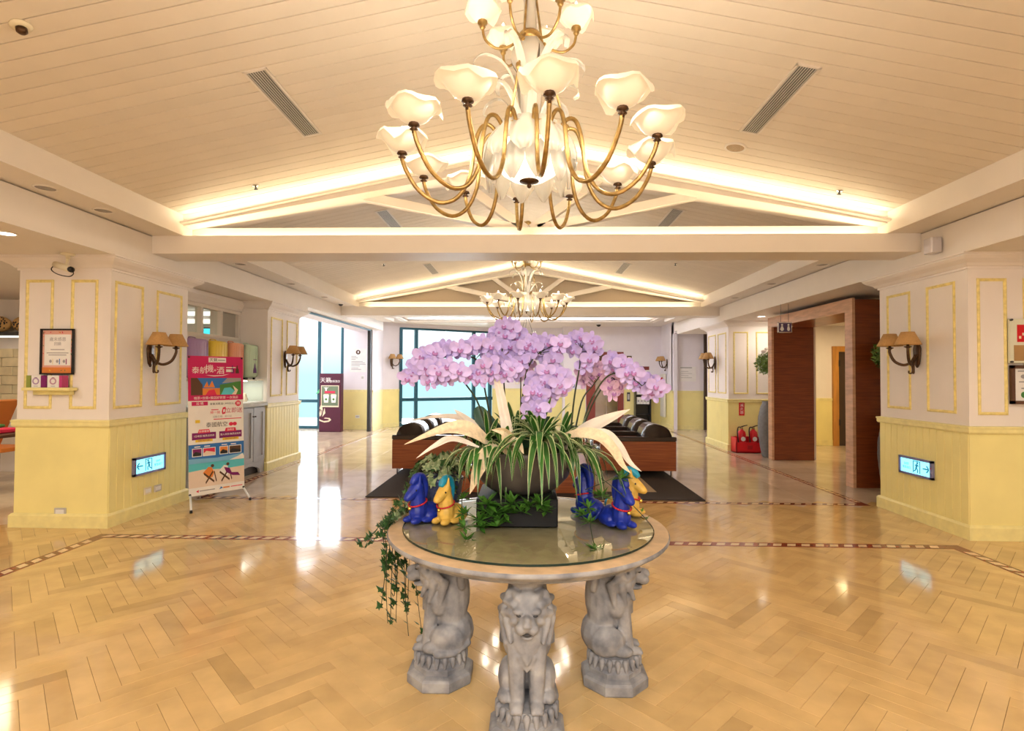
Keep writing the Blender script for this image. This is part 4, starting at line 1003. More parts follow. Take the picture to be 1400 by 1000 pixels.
# broad orchid leaves
def leaf_along(pts, wid, up=(0, 0, 1), fold=.15, n=14, m=6, wob=0.0):
    """leaf blade on a centre line; wid(v) gives the half width"""
    cl = smooth_path(pts, 6); up = Vector(up)
    def fn(u, v):
        i = v * (len(cl) - 1); j = min(int(i), len(cl) - 2); p = cl[j].lerp(cl[j + 1], i - j); d = (cl[j + 1] - cl[j]).normalized()
        s = d.cross(up); s = s.normalized() if s.length > 1e-4 else Vector((1, 0, 0)); nn = s.cross(d)
        t = (u - .5) * 2; w = wid(v)
        return tuple(p + s * t * w + nn * (abs(t) * w * fold + wob * w * sin(7 * v + 4 * t)))
    return MB().sheet(m, n, fn)
def lance(w, e=.75, tip=.04): return lambda v: w * (max(tip, sin(pi * min(1, max(.06, v)) ** e)))
ob('broad_leaf', leaf_along([at(690, 612, 2.86), at(665, 580, 2.86), at(652, 556, 2.88)], lambda v: .055 * (1 - v * v) ** .5 + .002, (0, -1, .3)), LEAFD, oa, True)
ob('broad_leaf', leaf_along([at(760, 612, 2.84), at(785, 590, 2.9), at(800, 585, 2.98)], lance(.05), (0, -.6, 1)), LEAFD, oa, True)
ob('broad_leaf', leaf_along([at(715, 612, 2.75), at(735, 585, 2.72), at(752, 570, 2.7)], lance(.045), (0, -.8, .6)), LEAFD, oa, True)
# spider plants
def blade(root, az, el, L, w, rgx, drop):
    d = Vector((cos(az), sin(az), 0)); N = 9; pts = []
    for i in range(N + 1):
        t = i / N; pts.append(root + d * (L * t * cos(el) * (1 - .25 * t * t)) + Vector((0, 0, L * (t * sin(el) - drop * t * t))))
    s = Vector((-d.y, d.x, 0)); m = MB(); v = []
    for i, p in enumerate(pts):
        t = i / N; ww = w * (sin(pi * (0.12 + .88 * t) ** .8) + .08) if t < 1 else .0006
        for q, dz in ((-1, .25), (-.80, .05), (.80, .05), (1, .25)): v.append(p + s * ww * q + Vector((0, 0, ww * dz)))
    f = []; mi = []
    k0 = len(m.v)
    for i in range(N):
        for q in range(3):
            m.add([], [], 0); m.f.append((i * 4 + q, i * 4 + q + 1, i * 4 + 5 + q, i * 4 + 4 + q)); m.m.append(0 if q == 1 else 1); m.t.append(None)
    m.v = [tuple(p) for p in v]
    return m
def spider(root, n, L0, L1, az0, az1, seed, lab=None):
    rgx = random.Random(seed)
    crown = ob('spider_plant', MB().lathe([(.004, -.06), (.014, -.02), (.012, .015), (.004, .03)], 8, root), LEAFG, oa, True)
    for k in range(n):
        az = az0 + (az1 - az0) * (k + rgx.random() * .7) / n; L = rgx.uniform(L0, L1); el = rgx.uniform(.35, 1.25)
        ob('blade', blade(Vector(root) + Vector((cos(az), sin(az), 0)) * .008, az, el, L, rgx.uniform(.010, .0165), rgx, rgx.uniform(.75, 1.25) if el < .9 else rgx.uniform(.35, .8)), [LEAFG, LEAFW], crown, True)
spider(at(738, 606, 2.60), 36, .30, .46, -pi * 1.05, pi * .12, 3)
spider(at(735, 598, 2.64), 20, .22, .36, 0, 2 * pi, 33)
spider(at(660, 620, 2.68), 30, .26, .38, pi * .65, pi * 1.7, 4)
spider(at(668, 606, 2.74), 18, .22, .36, 0, 2 * pi, 14)
spider(at(780, 620, 2.74), 28, .26, .44, -pi * .55, pi * .35, 5)
spider(at(705, 602, 2.92), 28, .26, .44, 0, 2 * pi, 6)
spider(at(690, 618, 2.62), 16, .18, .30, pi * .9, pi * 1.9, 8)
spider(at(765, 606, 2.80), 18, .22, .36, 0, 2 * pi, 15)
# dried and bleached leaves
def dry(pts, ys, w, m, up=(0, 0, 1), e=.75, fold=.25, wob=.12, wf=None):
    P = [at(px, py, yy) for (px, py), yy in zip(pts, ys)]
    return ob('dried_leaf', leaf_along(P, wf or lance(w, e), up, fold, 18, 8, wob), m, oa, True)
dry([(680, 618), (655, 595), (630, 586), (600, 590), (553, 608)], [2.68, 2.6, 2.56, 2.54, 2.52], .040, DRY, (0, -.75, .65), .8)
dry([(668, 596), (640, 576), (600, 571), (546, 578)], [2.86, 2.9, 2.95, 3.0], .030, DRYW, (0, -.35, .95), .9)
dry([(655, 612), (620, 600), (595, 610), (569, 627)], [2.60, 2.56, 2.53, 2.5], .017, DRYW, (0, -.8, .6))
dry([(660, 598), (640, 578), (621, 560)], [2.74, 2.72, 2.7], .026, DRYW, (.4, -.9, .3))
dry([(682, 615), (667, 620), (655, 640), (648, 660), (642, 676)], [2.62, 2.55, 2.54, 2.55, 2.57], .036, DRY, (0, -1, .1), .55, .3)
dry([(700, 618), (696, 600), (688, 589), (672, 588)], [2.62, 2.57, 2.54, 2.53], .034, DRY, (0, -.9, -.4), .6, .5)
dry([(690, 625), (697, 607), (708, 607), (716, 621)], [2.62, 2.55, 2.53, 2.53], .026, DRY, (0, -.8, .6), .7, .4)
dry([(776, 604), (800, 588), (830, 574), (861, 560)], [2.72, 2.68, 2.66, 2.64], .034, DRYW, (0, -.85, .5), .8)
dry([(764, 598), (795, 592), (820, 597), (838, 615), (850, 635), (862, 647)], [2.66, 2.58, 2.56, 2.56, 2.57, 2.58], .030, DRY, (.2, -.9, .4), .75)
dry([(800, 590), (828, 592), (846, 610), (860, 632), (877, 645)], [2.62, 2.60, 2.60, 2.61, 2.62], .022, DRYW, (.3, -.9, .4), .8)
ob('dried_sheath', leaf_along([at(699, 622, 2.62), at(693, 585, 2.64), at(686, 548, 2.66), at(680, 518, 2.68)], lambda v: .032 - .014 * v, (0, -1, 0), .5, 18, 10, .1), DRYW, oa, True)
# star-leaved trailing tufts by the block
def star(mb, c, r, rgx, n=9):
    for k in range(n):
        az = rgx.uniform(0, 2 * pi); el = rgx.uniform(-.3, 1.0); d = Vector((cos(az) * cos(el), sin(az) * cos(el), sin(el))); s = d.cross(Vector((0, 0, 1))).normalized(); L = r * rgx.uniform(.6, 1); w = L * .17
        c = Vector(c); nn = s.cross(d) * w * .3
        mb.add([c, c + d * L * .45 + s * w + nn, c + d * L, c + d * L * .45 - s * w + nn], [(0, 1, 2), (0, 2, 3)])
rg = random.Random(5)
for (px, py, Y, r) in ((672, 706, 2.60, .06), (665, 690, 2.62, .06), (700, 690, 2.6, .055), (745, 700, 2.6, .05), (680, 720, 2.58, .05), (656, 722, 2.6, .045), (655, 712, 2.61, .05), (690, 702, 2.61, .055), (662, 700, 2.63, .05), (682, 712, 2.6, .05), (724, 693, 2.58, .06), (712, 700, 2.6, .045), (738, 690, 2.6, .05), (634, 682, 2.62, .035), (634, 704, 2.6, .04), (634, 722, 2.55, .04), (637, 740, 2.48, .04), (798, 705, 2.6, .045), (805, 695, 2.62, .04), (823, 680, 2.55, .05), (849, 655, 2.6, .045), (816, 755, 2.36, .045), (806, 715, 2.52, .035)):
    m = MB(); star(m, at(px, py, Y), r * 1.6, rg, 18); ob('leaf_tuft', m, FERN, oa)
for pts, ys in (([(770, 625), (800, 640), (845, 672), (885, 712)], [2.7, 2.66, 2.62, 2.60]), ([(775, 640), (795, 680), (806, 700), (808, 725), (814, 752)], [2.68, 2.62, 2.56, 2.46, 2.36]), ([(655, 660), (634, 675), (632, 700), (635, 722), (638, 742)], [2.62, 2.62, 2.6, 2.55, 2.47]), ([(800, 670), (825, 660), (850, 648)], [2.6, 2.58, 2.58])):
    ob('trailing_stem', MB().tube(smooth_path([at(px, py, yy) for (px, py), yy in zip(pts, ys)], 5), .0022, 5), STEMG, oa, True)
for c in (at(884, 710, 2.60), at(878, 700, 2.6)):
    m = MB(); star(m, c, .025, rg, 6); ob('leaf_tuft', m, FERN, oa)

# ================================================================== ivy in a blue pot
iv = thing('potted_ivy', 'variegated ivy in a blue mosaic pot, trailing over the table edge', 'potted plant', (-.47, 3.0, .772))
ob('pot', MB().lathe([(.075, .7722), (.085, .775), (.105, .85), (.115, .93), (.118, .945), (.108, .948), (.100, .93), (.02, .925)], 24, (-.47, 3.0, 0)), BLUEPOT, iv, True)
def ivy_leaf(seed, m_):
    pts = [(0, -.1), (.34, -.30), (.30, -.02), (.62, .12), (.30, .30), (0, .85), (-.30, .30), (-.62, .12), (-.30, -.02), (-.34, -.30)]
    v = [(0, .12, .10)] + [(x, y, -.06 * abs(x) - .05 * max(0, y)) for x, y in pts]
    return MB().add([(a * .030, b * .030, c * .030) for a, b, c in v], [(0, 1 + k, 1 + (k + 1) % 10) for k in range(10)]).mesh('leaf', [m_])
IL = [ivy_leaf(0, IVYG)]; ILV = [ivy_leaf(0, IVYV), ivy_leaf(1, IVYG), ivy_leaf(2, IVYV)]
rg = random.Random(12)
def put_leaf(parent, c, lst, sc=1.0, out=None):
    az = rg.uniform(0, 2 * pi) if out is None else out + rg.uniform(-.7, .7)
    o = ob('leaf', rg.choice(lst), None, parent, loc=c, rot=(rg.uniform(.5, 1.25), rg.uniform(-.4, .4), az + pi), world=True)
    s_ = sc * rg.uniform(.75, 1.2); o.scale = (s_, s_, s_)
# tangled crown of vines over the pot
for k in range(30):
    a = rg.uniform(0, 2 * pi); c0 = Vector((-.47, 3.0, .94)); R = rg.uniform(.11, .19)
    e = c0 + Vector((R * cos(a), R * sin(a) * .8, rg.uniform(-.06, .06))); mid = c0 + Vector((R * .6 * cos(a), R * .6 * sin(a) * .8, rg.uniform(.05, .11)))
    p = smooth_path([c0, mid, e], 6)
    vn = ob('vine', MB().tube(p, .002, 4), STEMG, iv, True)
    for q in p[4:]:
        if rg.random() < .62: put_leaf(vn, q + Vector((rg.uniform(-.02, .02), rg.uniform(-.02, .02), rg.uniform(0, .025))), ILV, 1.75, a - pi / 2)
# vines running along the table to the left rim and hanging down to the floor
rim = lambda deg, r=.70: Vector((TX - r * cos(radians(deg)), TY - r * sin(radians(deg)), .762))
for deg, zb, sway in ((-3, .52, .0), (1, .36, -.01), (5, .30, .01), (-8, .40, .01), (-12, .22, .0), (-16, .12, .02), (-20, .26, .0), (-24, .08, .03), (-28, .30, .02), (-32, .18, .04), (-6, .24, .0), (-10, .5, .02), (-14, .34, -.01), (-18, .45, .01), (-22, .20, .0), (-26, .5, .0), (-30, .38, .02)):
    r0 = rim(deg); s0 = Vector((-.47, 3.0, .93))
    p = smooth_path([s0, s0.lerp(r0, .5) + Vector((0, -.02, -.0)), rim(deg, .67) + Vector((0, 0, .02)), rim(deg, .715) - Vector((0, 0, .02)), Vector((r0.x + sway * .4, r0.y, .60)), Vector((r0.x + sway, r0.y - .02, (.6 + zb) / 2)), Vector((r0.x + sway * 2.2, r0.y - .03, zb))], 6)
    vn = ob('vine', MB().tube(p, .0017, 4), STEMG, iv, True)
    for i, q in enumerate(p[5:]):
        if rg.random() < (.85 if i < 8 else .62): put_leaf(vn, q + Vector((rg.uniform(-.014, .014), rg.uniform(-.014, .014), 0)), ILV if i < 8 else IL, 1.35, -pi / 2)
for pts, ys in (([(560, 655), (545, 690), (525, 712), (505, 735), (491, 742)], [2.95, 2.85, 2.78, 2.76, 2.75]), ([(565, 650), (550, 680), (535, 700), (520, 728), (500, 748), (488, 742)], [2.9, 2.84, 2.78, 2.74, 2.72, 2.7]), ([(585, 640), (560, 660), (548, 690), (533, 725)], [2.9, 2.8, 2.74, 2.7]), ([(640, 862), (632, 845), (638, 856)], [2.95, 2.95, 2.95])):
    p = smooth_path([at(px, py, yy) for (px, py), yy in zip(pts, ys)], 6)
    vn = ob('vine', MB().tube(p, .0016, 4), STEMG, iv, True)
    for q in p[3:]:
        if rg.random() < .6: put_leaf(vn, q, IL, 1.15)

# ================================================================== the little ceramic horses
def horse_body():
    m = MB(); E = m.ell; C_ = m.cap
    E((0, -.018, .052), (.046, .050, .056)); E((0, .055, .045), (.050, .056, .047)); E((0, .02, .05), (.044, .06, .046))
    C_((0, -.016, .08), (0, -.026, .160), .044, .034); C_((0, -.028, .175), (0, -.076, .140), .035, .025); E((0, -.09, .132), (.020, .018, .018))
    for s in (-1, 1):
        C_((s * .022, -.030, .196), (s * .027, -.030, .240), .013, .004, 8); E((s * .030, -.058, .017), (.019, .034, .017)); E((s * .044, .05, .03), (.022, .05, .030)); E((s * .047, .01, .014), (.016, .04, .014))
    me = baked(m, .0042, 3, .5); return me
HB = horse_body()
def horse(loc, rz, bodym, manem, label, sc=1.0):
    t = thing('toy_horse', label, 'figurine', (0, 0, 0), None)
    me = HB.copy(); me.materials.append(bodym)
    ob('body', me, None, t, world=False)
    ob('mane', MB().tube(smooth_path([(0, -.062, .196), (0, -.034, .226), (0, .004, .224), (0, .026, .18), (0, .028, .11)], 5), [.012, .015, .017, .019, .020, .021, .022, .022, .022, .022, .022, .021, .021, .020, .019, .018, .017, .015, .013, .011, .009], 9), manem, t, True, world=False)
    m = MB()
    for k in range(20):
        a, b = 2 * pi * k / 20, 2 * pi * (k + 1) / 20
        m.tube([(.046 * cos(a), -.022 + .046 * sin(a), .100 - .014 * (-sin(a))), (.046 * cos(b), -.022 + .046 * sin(b), .100 - .014 * (-sin(b)))], .0042, 5)
    ob('ribbon', m, REDR, t, True, world=False)
    ob('bell', MB().ell((0, -.074, .078), (.010, .010, .010), 12, 8), GOLDM, t, True, world=False)
    for s in (-1, 1): ob('eye', MB().ell((s * .028, -.055, .168), (.0045, .0045, .0055), 8, 6), BLACK, t, True, world=False)
    ob('tail', MB().tube(smooth_path([(0, .105, .06), (.02, .118, .04), (.035, .11, .012)], 4), [.010, .012, .012, .012, .011, .010, .009, .007, .004], 8), manem, t, True, world=False)
    t.location = loc; t.rotation_euler = (0, 0, rz); t.scale = (sc,) * 3
    return t
horse((-.535, 2.735, .7718), radians(-38), BLUE, BLUE, 'small blue horse with red ribbon, left of the flower bowl', .98)
horse((-.395, 2.72, .7718), radians(-32), GOLD, TEALG, 'small yellow horse with turquoise mane, left of the flower bowl', .95)
horse((.312, 2.885, .7718), radians(-150), BLUE, BLUE, 'blue horse turned away behind another blue one, right of the flower bowl', 1.08)
horse((.445, 2.69, .7718), radians(30), BLUE, BLUE, 'blue horse in front, right of the flower bowl', 1.02)
horse((.525, 2.92, .7718), radians(62), GOLD, TEALG, 'yellow horse with turquoise mane, right of the flower bowl', 1.02)
# ================================================================== lounge
rug = thing('area_rug', 'dark brown rug with a beige middle under the lounge seats', 'rug', (.07, 8.9, 0))
RX0, RX1, RY0, RY1 = -2.0, 2.15, 6.69, 11.1
rb_ = MB()
for a, b in (((RX0, RY0), (RX1, RY0 + .43)), ((RX0, RY1 - .43), (RX1, RY1)), ((RX0, RY0 + .43), (RX0 + .48, RY1 - .43)), ((RX1 - .48, RY0 + .43), (RX1, RY1 - .43))): rb_.box((a[0], a[1], .002), (b[0], b[1], .014))
ob('rug_border', rb_, RUGD, rug)
ob('rug_middle', MB().box((RX0 + .48, RY0 + .43, .002), (RX1 - .48, RY1 - .43, .012)), RUGL, rug)
ct = thing('coffee_table', 'low boxy red-brown coffee table behind the flower bowl', 'table', (0, 7.5, 0.0145))
ob('top', MB().bbox((-.88, 6.98, .325), (.88, 8.02, .362), .006), mat('polished_wood', (0.36, 0.13, 0.06), 0.12, var=.3, scale=3, stretch=(1, 12, 1)), ct)
ob('front_panel', MB().box((-.86, 7.0, .0145), (.86, 7.03, .325)), WOODH, ct)
ob('rear_panel', MB().box((-.86, 7.97, 0.0145), (.86, 8.0, .325)), WOODH, ct)
for s in (-1, 1): ob('side_panel', MB().box((s * .845 - .015, 7.03, 0.0145), (s * .845 + .015, 7.97, .325)), WOODH, ct)
def make_seat():
    """faces -x"""
    t = thing('lounge_chair', '', 'armchair', (0, 0, 0))
    for s in (-1, 1):
        y = s * .405
        ob('side_panel', MB().box((-.56, y - .015, .10), (.56, y + .015, .53)), WOODH, t, world=False)
        ob('arm_pad', MB().bbox((-.57, y - .045 if s > 0 else y - .02, .53), (.57, y + .02 if s > 0 else y + .045, .60), .018), LEATHER, t, world=False)
        for x in (-.5, .5):
            ob('leg', MB().tube([(x, s * .36, .0), (x, s * .36, .12)], .014, 8), CHROME, t, world=False)
    ob('seat_base', MB().box((-.54, -.385, .12), (.52, .385, .26)), WOODH, t, world=False)
    ob('seat_cushion', MB().bbox((-.56, -.355, .26), (.30, .355, .43), .05), LEATHER, t, True, world=False)
    pr = [(.10, .42), (.13, .58), (.17, .69), (.23, .745), (.31, .765), (.40, .75), (.47, .70), (.51, .62), (.54, .45), (.54, .26), (.12, .26)]
    ob('backrest', MB().prism(pr, lambda u, w, d: (u, d, w), -.35, .35), LEATHER, t, True, world=False)
    ob('back_panel', MB().box((.545, -.385, .12), (.565, .385, .56)), WOODH, t, world=False)
    return t
seat0 = make_seat(); first = True
for sx, cx, side in ((1, 1.63, 'right'), (-1, -1.47, 'left')):
    for k, w in enumerate(('nearest', 'middle', 'farthest')):
        o = seat0 if first else copy_tree(seat0); first = False
        o.location = (cx, 8.55 + k * .86, .0145); o.rotation_euler = (0, 0, 0 if sx > 0 else pi)
        o['label'] = 'dark leather chair with red wood sides, %s of the row right of the orchids' % w if sx > 0 else 'dark leather chair with red wood sides, %s of the row left of the orchids' % w

# ================================================================== left column: notice, shelf, boxes
YF = 5.235
def flat(par, name, x0, x1, z0, z1, m, y, th=.0012): return ob(name, MB().box((x0, y - th, z0), (x1, y, z1)), m, par)
t = thing('framed_notice', 'black framed notice with autumn border on the near left column', 'picture', (-4.63, YF, 1.72))
fx0, fx1, fz0, fz1 = -4.80, -4.465, 1.50, 1.95
m = MB()
for a, b in (((fx0, fz0), (fx1, fz0 + .014)), ((fx0, fz1 - .014), (fx1, fz1)), ((fx0, fz0), (fx0 + .014, fz1)), ((fx1 - .014, fz0), (fx1, fz1))): m.box((a[0], YF - .022, a[1]), (b[0], YF - .001, b[1]))
ob('frame', m, BLACK, t)
flat(t, 'paper', fx0 + .012, fx1 - .012, fz0 + .012, fz1 - .012, plain('peach', (0.78, 0.42, 0.34)), YF - .004)
flat(t, 'paper_centre', fx0 + .035, fx1 - .035, fz0 + .09, fz1 - .055, PW, YF - .006)
flat(t, 'paper_foot', fx0 + .012, fx1 - .012, fz0 + .012, fz0 + .07, PO, YF - .0062)
rg = random.Random(3)
for k in range(22):
    s_ = rg.choice((0, 1, 2)); x = fx0 + .025 if s_ == 0 else fx1 - .025 if s_ == 1 else rg.uniform(fx0 + .03, fx1 - .03); z = rg.uniform(fz0 + .1, fz1 - .04) if s_ < 2 else rg.choice((fz1 - .035, fz0 + .04))
    L = rg.uniform(.008, .016); a = rg.uniform(0, 6)
    ob('printed_leaf', MB().prism([(x + L * cos(a), z + L * sin(a)), (x + L * .4 * cos(a + 1.5), z + L * .4 * sin(a + 1.5)), (x - L * cos(a), z - L * sin(a)), (x - L * .4 * cos(a + 1.5), z - L * .4 * sin(a + 1.5))], lambda u, w, d: (u, d, w), YF - .0082, YF - .0072), rg.choice((PR, PO, PY, PG)), t)
PL = lambda x, z, y=YF - .0075: plane_M((x, y, z), (1, 0, 0), (0, 0, 1))
text(t, 'title', '歲末感恩', .042, PL(-4.632, 1.845), PGR); text(t, 'title', '回饋', .036, PL(-4.632, 1.80), PGR)
for z, w in ((1.745, .07), (1.712, .11), (1.692, .09)): flat(t, 'text_line', -4.632 - w, -4.632 + w, z - .004, z + .004, PGR, YF - .007)
for k, c in enumerate((PCR, PB, PP)):
    x = -4.70 + k * .068
    flat(t, 'printed_box', x - .022, x + .018, 1.60, 1.66, PW, YF - .0075); flat(t, 'printed_box_side', x + .018, x + .026, 1.60, 1.655, c, YF - .0075)
    ob('printed_ring', MB().prism([(x + .013 * cos(q * pi / 6), 1.63 + .016 * sin(q * pi / 6)) for q in range(12)], lambda u, w, d: (u, d, w), YF - .0092, YF - .0088), PGR, t)
t = thing('wall_shelf', 'small yellow ledge under the framed notice', 'shelf', (-4.655, YF, 1.345))
ob('board', MB().bbox((-4.895, YF - .115, 1.343), (-4.42, YF - .0005, 1.373), .008), YELD, t)
ob('cleat', MB().box((-4.85, YF - .03, 1.30), (-4.46, YF - .0005, 1.343)), YELD, t)
def gift_box(x0, x1, d, m, lab, ring=None):
    t = thing('gift_box', lab, 'box', ((x0 + x1) / 2, YF - .06, 1.373))
    ob('carton', MB().bbox((x0, YF - .02 - d, 1.3735), (x1, YF - .02, 1.49), .002), m, t)
    if ring:
        xc = (x0 + x1) / 2; r = min(.034, (x1 - x0) * .42)
        ob('printed_wreath', MB().lathe([(r * .62, .0), (r, .0), (r, .001), (r * .62, .001)], 18, M=Matrix.Translation((xc, YF - .0205 - d, 1.435)) @ Matrix.Rotation(pi / 2, 4, 'X'), cap=False), ring, t)
        ob('printed_mark', MB().box((xc - .012, YF - .0212 - d, 1.462), (xc + .012, YF - .02 - d, 1.472)), PBR, t)
        ob('printed_mark', MB().box((xc - .02, YF - .0212 - d, 1.385), (xc + .02, YF - .02 - d, 1.39)), PGR, t)
    else: ob('end_flap', MB().box((x0 + .004, YF - .0212 - d, 1.378), (x1 - .004, YF - .02 - d, 1.484)), m, t)
    return t
gift_box(-4.862, -4.822, .075, plain('leaf_green', (0.28, 0.34, 0.07)), 'olive green box standing on edge on the yellow ledge')
gift_box(-4.815, -4.722, .07, PW, 'white box with a lilac wreath beside the olive box', plain('lilac', (0.42, 0.30, 0.50)))
gift_box(-4.716, -4.662, .075, PP, 'dark plum box standing between two white boxes')
gift_box(-4.655, -4.54, .07, PW, 'wider white box with a pink wreath on the yellow ledge', plain('rose', (0.52, 0.30, 0.42)))
gift_box(-4.534, -4.505, .075, plain('raspberry', (0.50, 0.05, 0.20)), 'thin raspberry box at the end of the yellow ledge')

# ================================================================== right column: notices
YR = 5.205
t = thing('notice_plate', 'pale plate with a red and a brown picture on the near right column', 'notice', (4.6, YR, 1.85))
ob('plate', MB().bbox((4.462, YR - .03, 1.645), (4.80, YR - .001, 2.055), .004), plain('pale_green', (0.74, 0.74, 0.58)), t)
flat(t, 'red_picture', 4.525, 4.72, 1.84, 2.00, RED, YR - .0305, .002); flat(t, 'brown_picture', 4.495, 4.75, 1.665, 1.81, plain('tan_photo', (0.42, 0.25, 0.10)), YR - .0305, .002)
for k in range(5): flat(t, 'printed_mark', 4.54 + k * .03, 4.56 + k * .03, 1.87 + (k % 3) * .03, 1.895 + (k % 3) * .03, PCR, YR - .0328, .0008)
for z in (1.655, 2.045): ob('peg', MB().tube([(4.467, YR - .03, z), (4.467, YR - .05, z)], .010, 8), DARK, t)
t = thing('framed_certificate', 'dark wood framed certificate under the pale plate', 'picture', (4.64, YR, 1.45))
m = MB(); x0, x1, z0, z1 = 4.475, 4.82, 1.265, 1.625
for a, b in (((x0, z0), (x1, z0 + .03)), ((x0, z1 - .03), (x1, z1)), ((x0, z0), (x0 + .03, z1)), ((x1 - .03, z0), (x1, z1))): m.box((a[0], YR - .03, a[1]), (b[0], YR - .001, b[1]))
ob('frame', m, PBR, t); flat(t, 'paper', x0 + .028, x1 - .028, z0 + .028, z1 - .028, PW, YR - .008)
for z, w in ((1.57, .10), (1.47, .09), (1.41, .07)): flat(t, 'text_line', 4.645 - w, 4.645 + w, z - .006, z + .006, PGR, YR - .0095)
ob('printed_seal', MB().prism([(4.60 + .03 * cos(k * pi / 6), 1.35 + .03 * sin(k * pi / 6)) for k in range(12)], lambda u, w, d: (u, d, w), YR - .0112, YR - .0098), PG, t)
ob('printed_seal_ring', MB().prism([(4.60 + .03 * cos(k * pi / 6), 1.52 + .02 * sin(k * pi / 6)) for k in range(12)], lambda u, w, d: (u, d, w), YR - .0112, YR - .0098), PGR, t)

# ================================================================== the roll-up banner
BL, BR = at(258, 684, 6.05), at(334, 672, 6.56); BL.z = BR.z = .125
U = (BR - BL).normalized(); N = Vector((U.y, -U.x, 0)); V = (Vector((0, 0, 1)) - N * .055).normalized(); N = U.cross(V)
WB, HB_ = (BR - BL).length, 1.60
bn = thing('banner_stand', 'tall advertising banner on a white stand beside the near left column', 'banner', (BL + BR) / 2 - Vector((0, 0, .125)))
def bp(u, v, n=0.0): return BL + U * (u * WB) + V * (v * HB_) + N * n
def bpoly(name, pts, m, layer): return ob(name, MB().prism(pts, lambda u, v, d: tuple(bp(u, v, d)), .0005 * layer - .0004, .0005 * layer + .0003), m, bn)
def brect(name, u0, u1, v0, v1, m, layer=1): return bpoly(name, [(u0, v0), (u1, v0), (u1, v1), (u0, v1)], m, layer)
ob('banner_sheet', MB().prism([(0, 0), (1, 0), (1, 1), (0, 1)], lambda u, v, d: tuple(bp(u, v, d)), -.002, .0002), PW, bn)
def bt(body, u, v, size, m, layer=3, al='CENTER', sx=1.0): return text(bn, 'lettering', body, size, Matrix.Translation(N * (.0005 * layer)) @ plane_M(bp(u, v), U, V), m, al, .0002, sx)
brect('print_field', 0, 1, .675, 1, PM)
brect('print_logo_box', .36, .68, .955, .99, PW, 2); bt('天籟', .45, .972, .045, PK); brect('print_line', .53, .66, .968, .976, PGR, 3)
bt('泰航', .20, .893, .085, PW); bt('機', .375, .905, .10, PW); bt('+', .475, .895, .06, PW); bt('酒', .575, .893, .095, PW); brect('print_line', .68, .86, .915, .922, PW, 3); brect('print_line', .68, .80, .885, .905, PW, 3)
for u0 in (.80, .89): bpoly('print_figure', [(u0 - .035, .875), (u0 + .035, .875), (u0 + .03, .905), (u0 + .012, .915), (u0 + .012, .935), (u0 - .012, .935), (u0 - .012, .915), (u0 - .03, .905)], PP if u0 < .85 else PBR, 3)
bpoly('print_swoosh', [(.30, .862), (.45, .852), (.62, .856), (.74, .87), (.60, .861), (.45, .858)], PW, 3)
cx0, cx1, cy0, cy1 = .05, .96, .715, .84
brect('print_photo', cx0, cx1, cy0, cy1, PB, 2)
bpoly('print_photo', [(cx0, cy0), (.25, cy0), (.25, .79), (.16, cy1), (cx0, cy1)], PBR, 3); bpoly('print_photo', [(.27, .77), (.33, .815), (.36, .775), (.42, .82), (.47, .77)], PO, 3)
bpoly('print_photo', [(.25, cy0), (.56, cy0), (.56, .765), (.25, .765)], PO, 3); bpoly('print_photo', [(.30, cy0), (.50, cy0), (.46, .755), (.36, .75)], PR, 4); bpoly('print_photo', [(.56, cy0), (cx1, cy0), (cx1, .82), (.78, .805), (.56, .79)], PG, 3)
bpoly('print_photo', [(.58, cy0), (.78, cy0), (.84, .74), (.76, .77), (.64, .765)], PC, 4); bpoly('print_photo', [(.78, cy0), (.86, cy0), (.90, .75), (.80, .785), (.84, .745)], PS, 5); bpoly('print_photo', [(.60, .80), (cx1, .815), (cx1, cy1), (.70, cy1)], PGR, 3)
bt('機票+住宿+接送好安排 一次滿足', .5, .693, .035, PW)
brect('print_box', .06, .34, .64, .668, PM, 2); bt('加 碼', .20, .654, .036, PW)
bt('單筆消費滿1,999元以上', .62, .648, .030, PK); bpoly('print_badge', [(.90 + .055 * cos(k * pi / 8), .648 + .0215 * sin(k * pi / 8)) for k in range(16)], PR, 2); bt('抽', .90, .648, .042, PW)
brect('print_line', .40, .53, .603, .609, PR, 2); bt('掃一掃', .47, .585, .038, PR)
bpoly('print_phone', [(.60, .57), (.655, .575), (.67, .61), (.66, .625), (.61, .62), (.59, .59)], PR, 2); bpoly('print_phone', [(.615, .583), (.645, .586), (.653, .608), (.618, .606)], PW, 3)
bt('立即送', .82, .595, .066, PM)
bt('活動日期：即日起', .60, .553, .028, PGR); brect('print_line', .44, .96, .533, .539, PR, 2); brect('print_tab', .12, .20, .515, .537, PY, 2)
bt('泰國航空', .50, .495, .062, PK); bpoly('print_badge', [(.76 + .04 * cos(k * pi / 8), .495 + .014 * sin(k * pi / 8)) for k in range(16)], PR, 2); bpoly('print_badge', [(.83 + .04 * cos(k * pi / 8), .495 + .014 * sin(k * pi / 8)) for k in range(16)], PR, 2)
for u0, cap, body in ((.06, '好康優惠', '1日來回 機票送房券'), (.54, '加碼送', '雙人來回 機票送房券')):
    brect('print_ribbon', u0, u0 + .42, .395, .445, PP, 2); bpoly('print_ribbon', [(u0 + .10, .44), (u0 + .32, .44), (u0 + .30, .468), (u0 + .12, .468)], PR, 3); brect('print_ribbon', u0 + .06, u0 + .36, .378, .396, PY, 3)
    bt(cap, u0 + .21, .453, .028, PW, 4); bt(body, u0 + .21, .42, .026, PW, 4); bt('活動詳情請洽櫃台', u0 + .21, .387, .018, PP, 4)
brect('print_sky', 0, 1, .225, .362, PB, 1); bpoly('print_sky', [(0, .225), (1, .225), (1, .27), (.5, .255), (0, .262)], plain('pale_blue', (0.20, 0.48, 0.75)), 2)
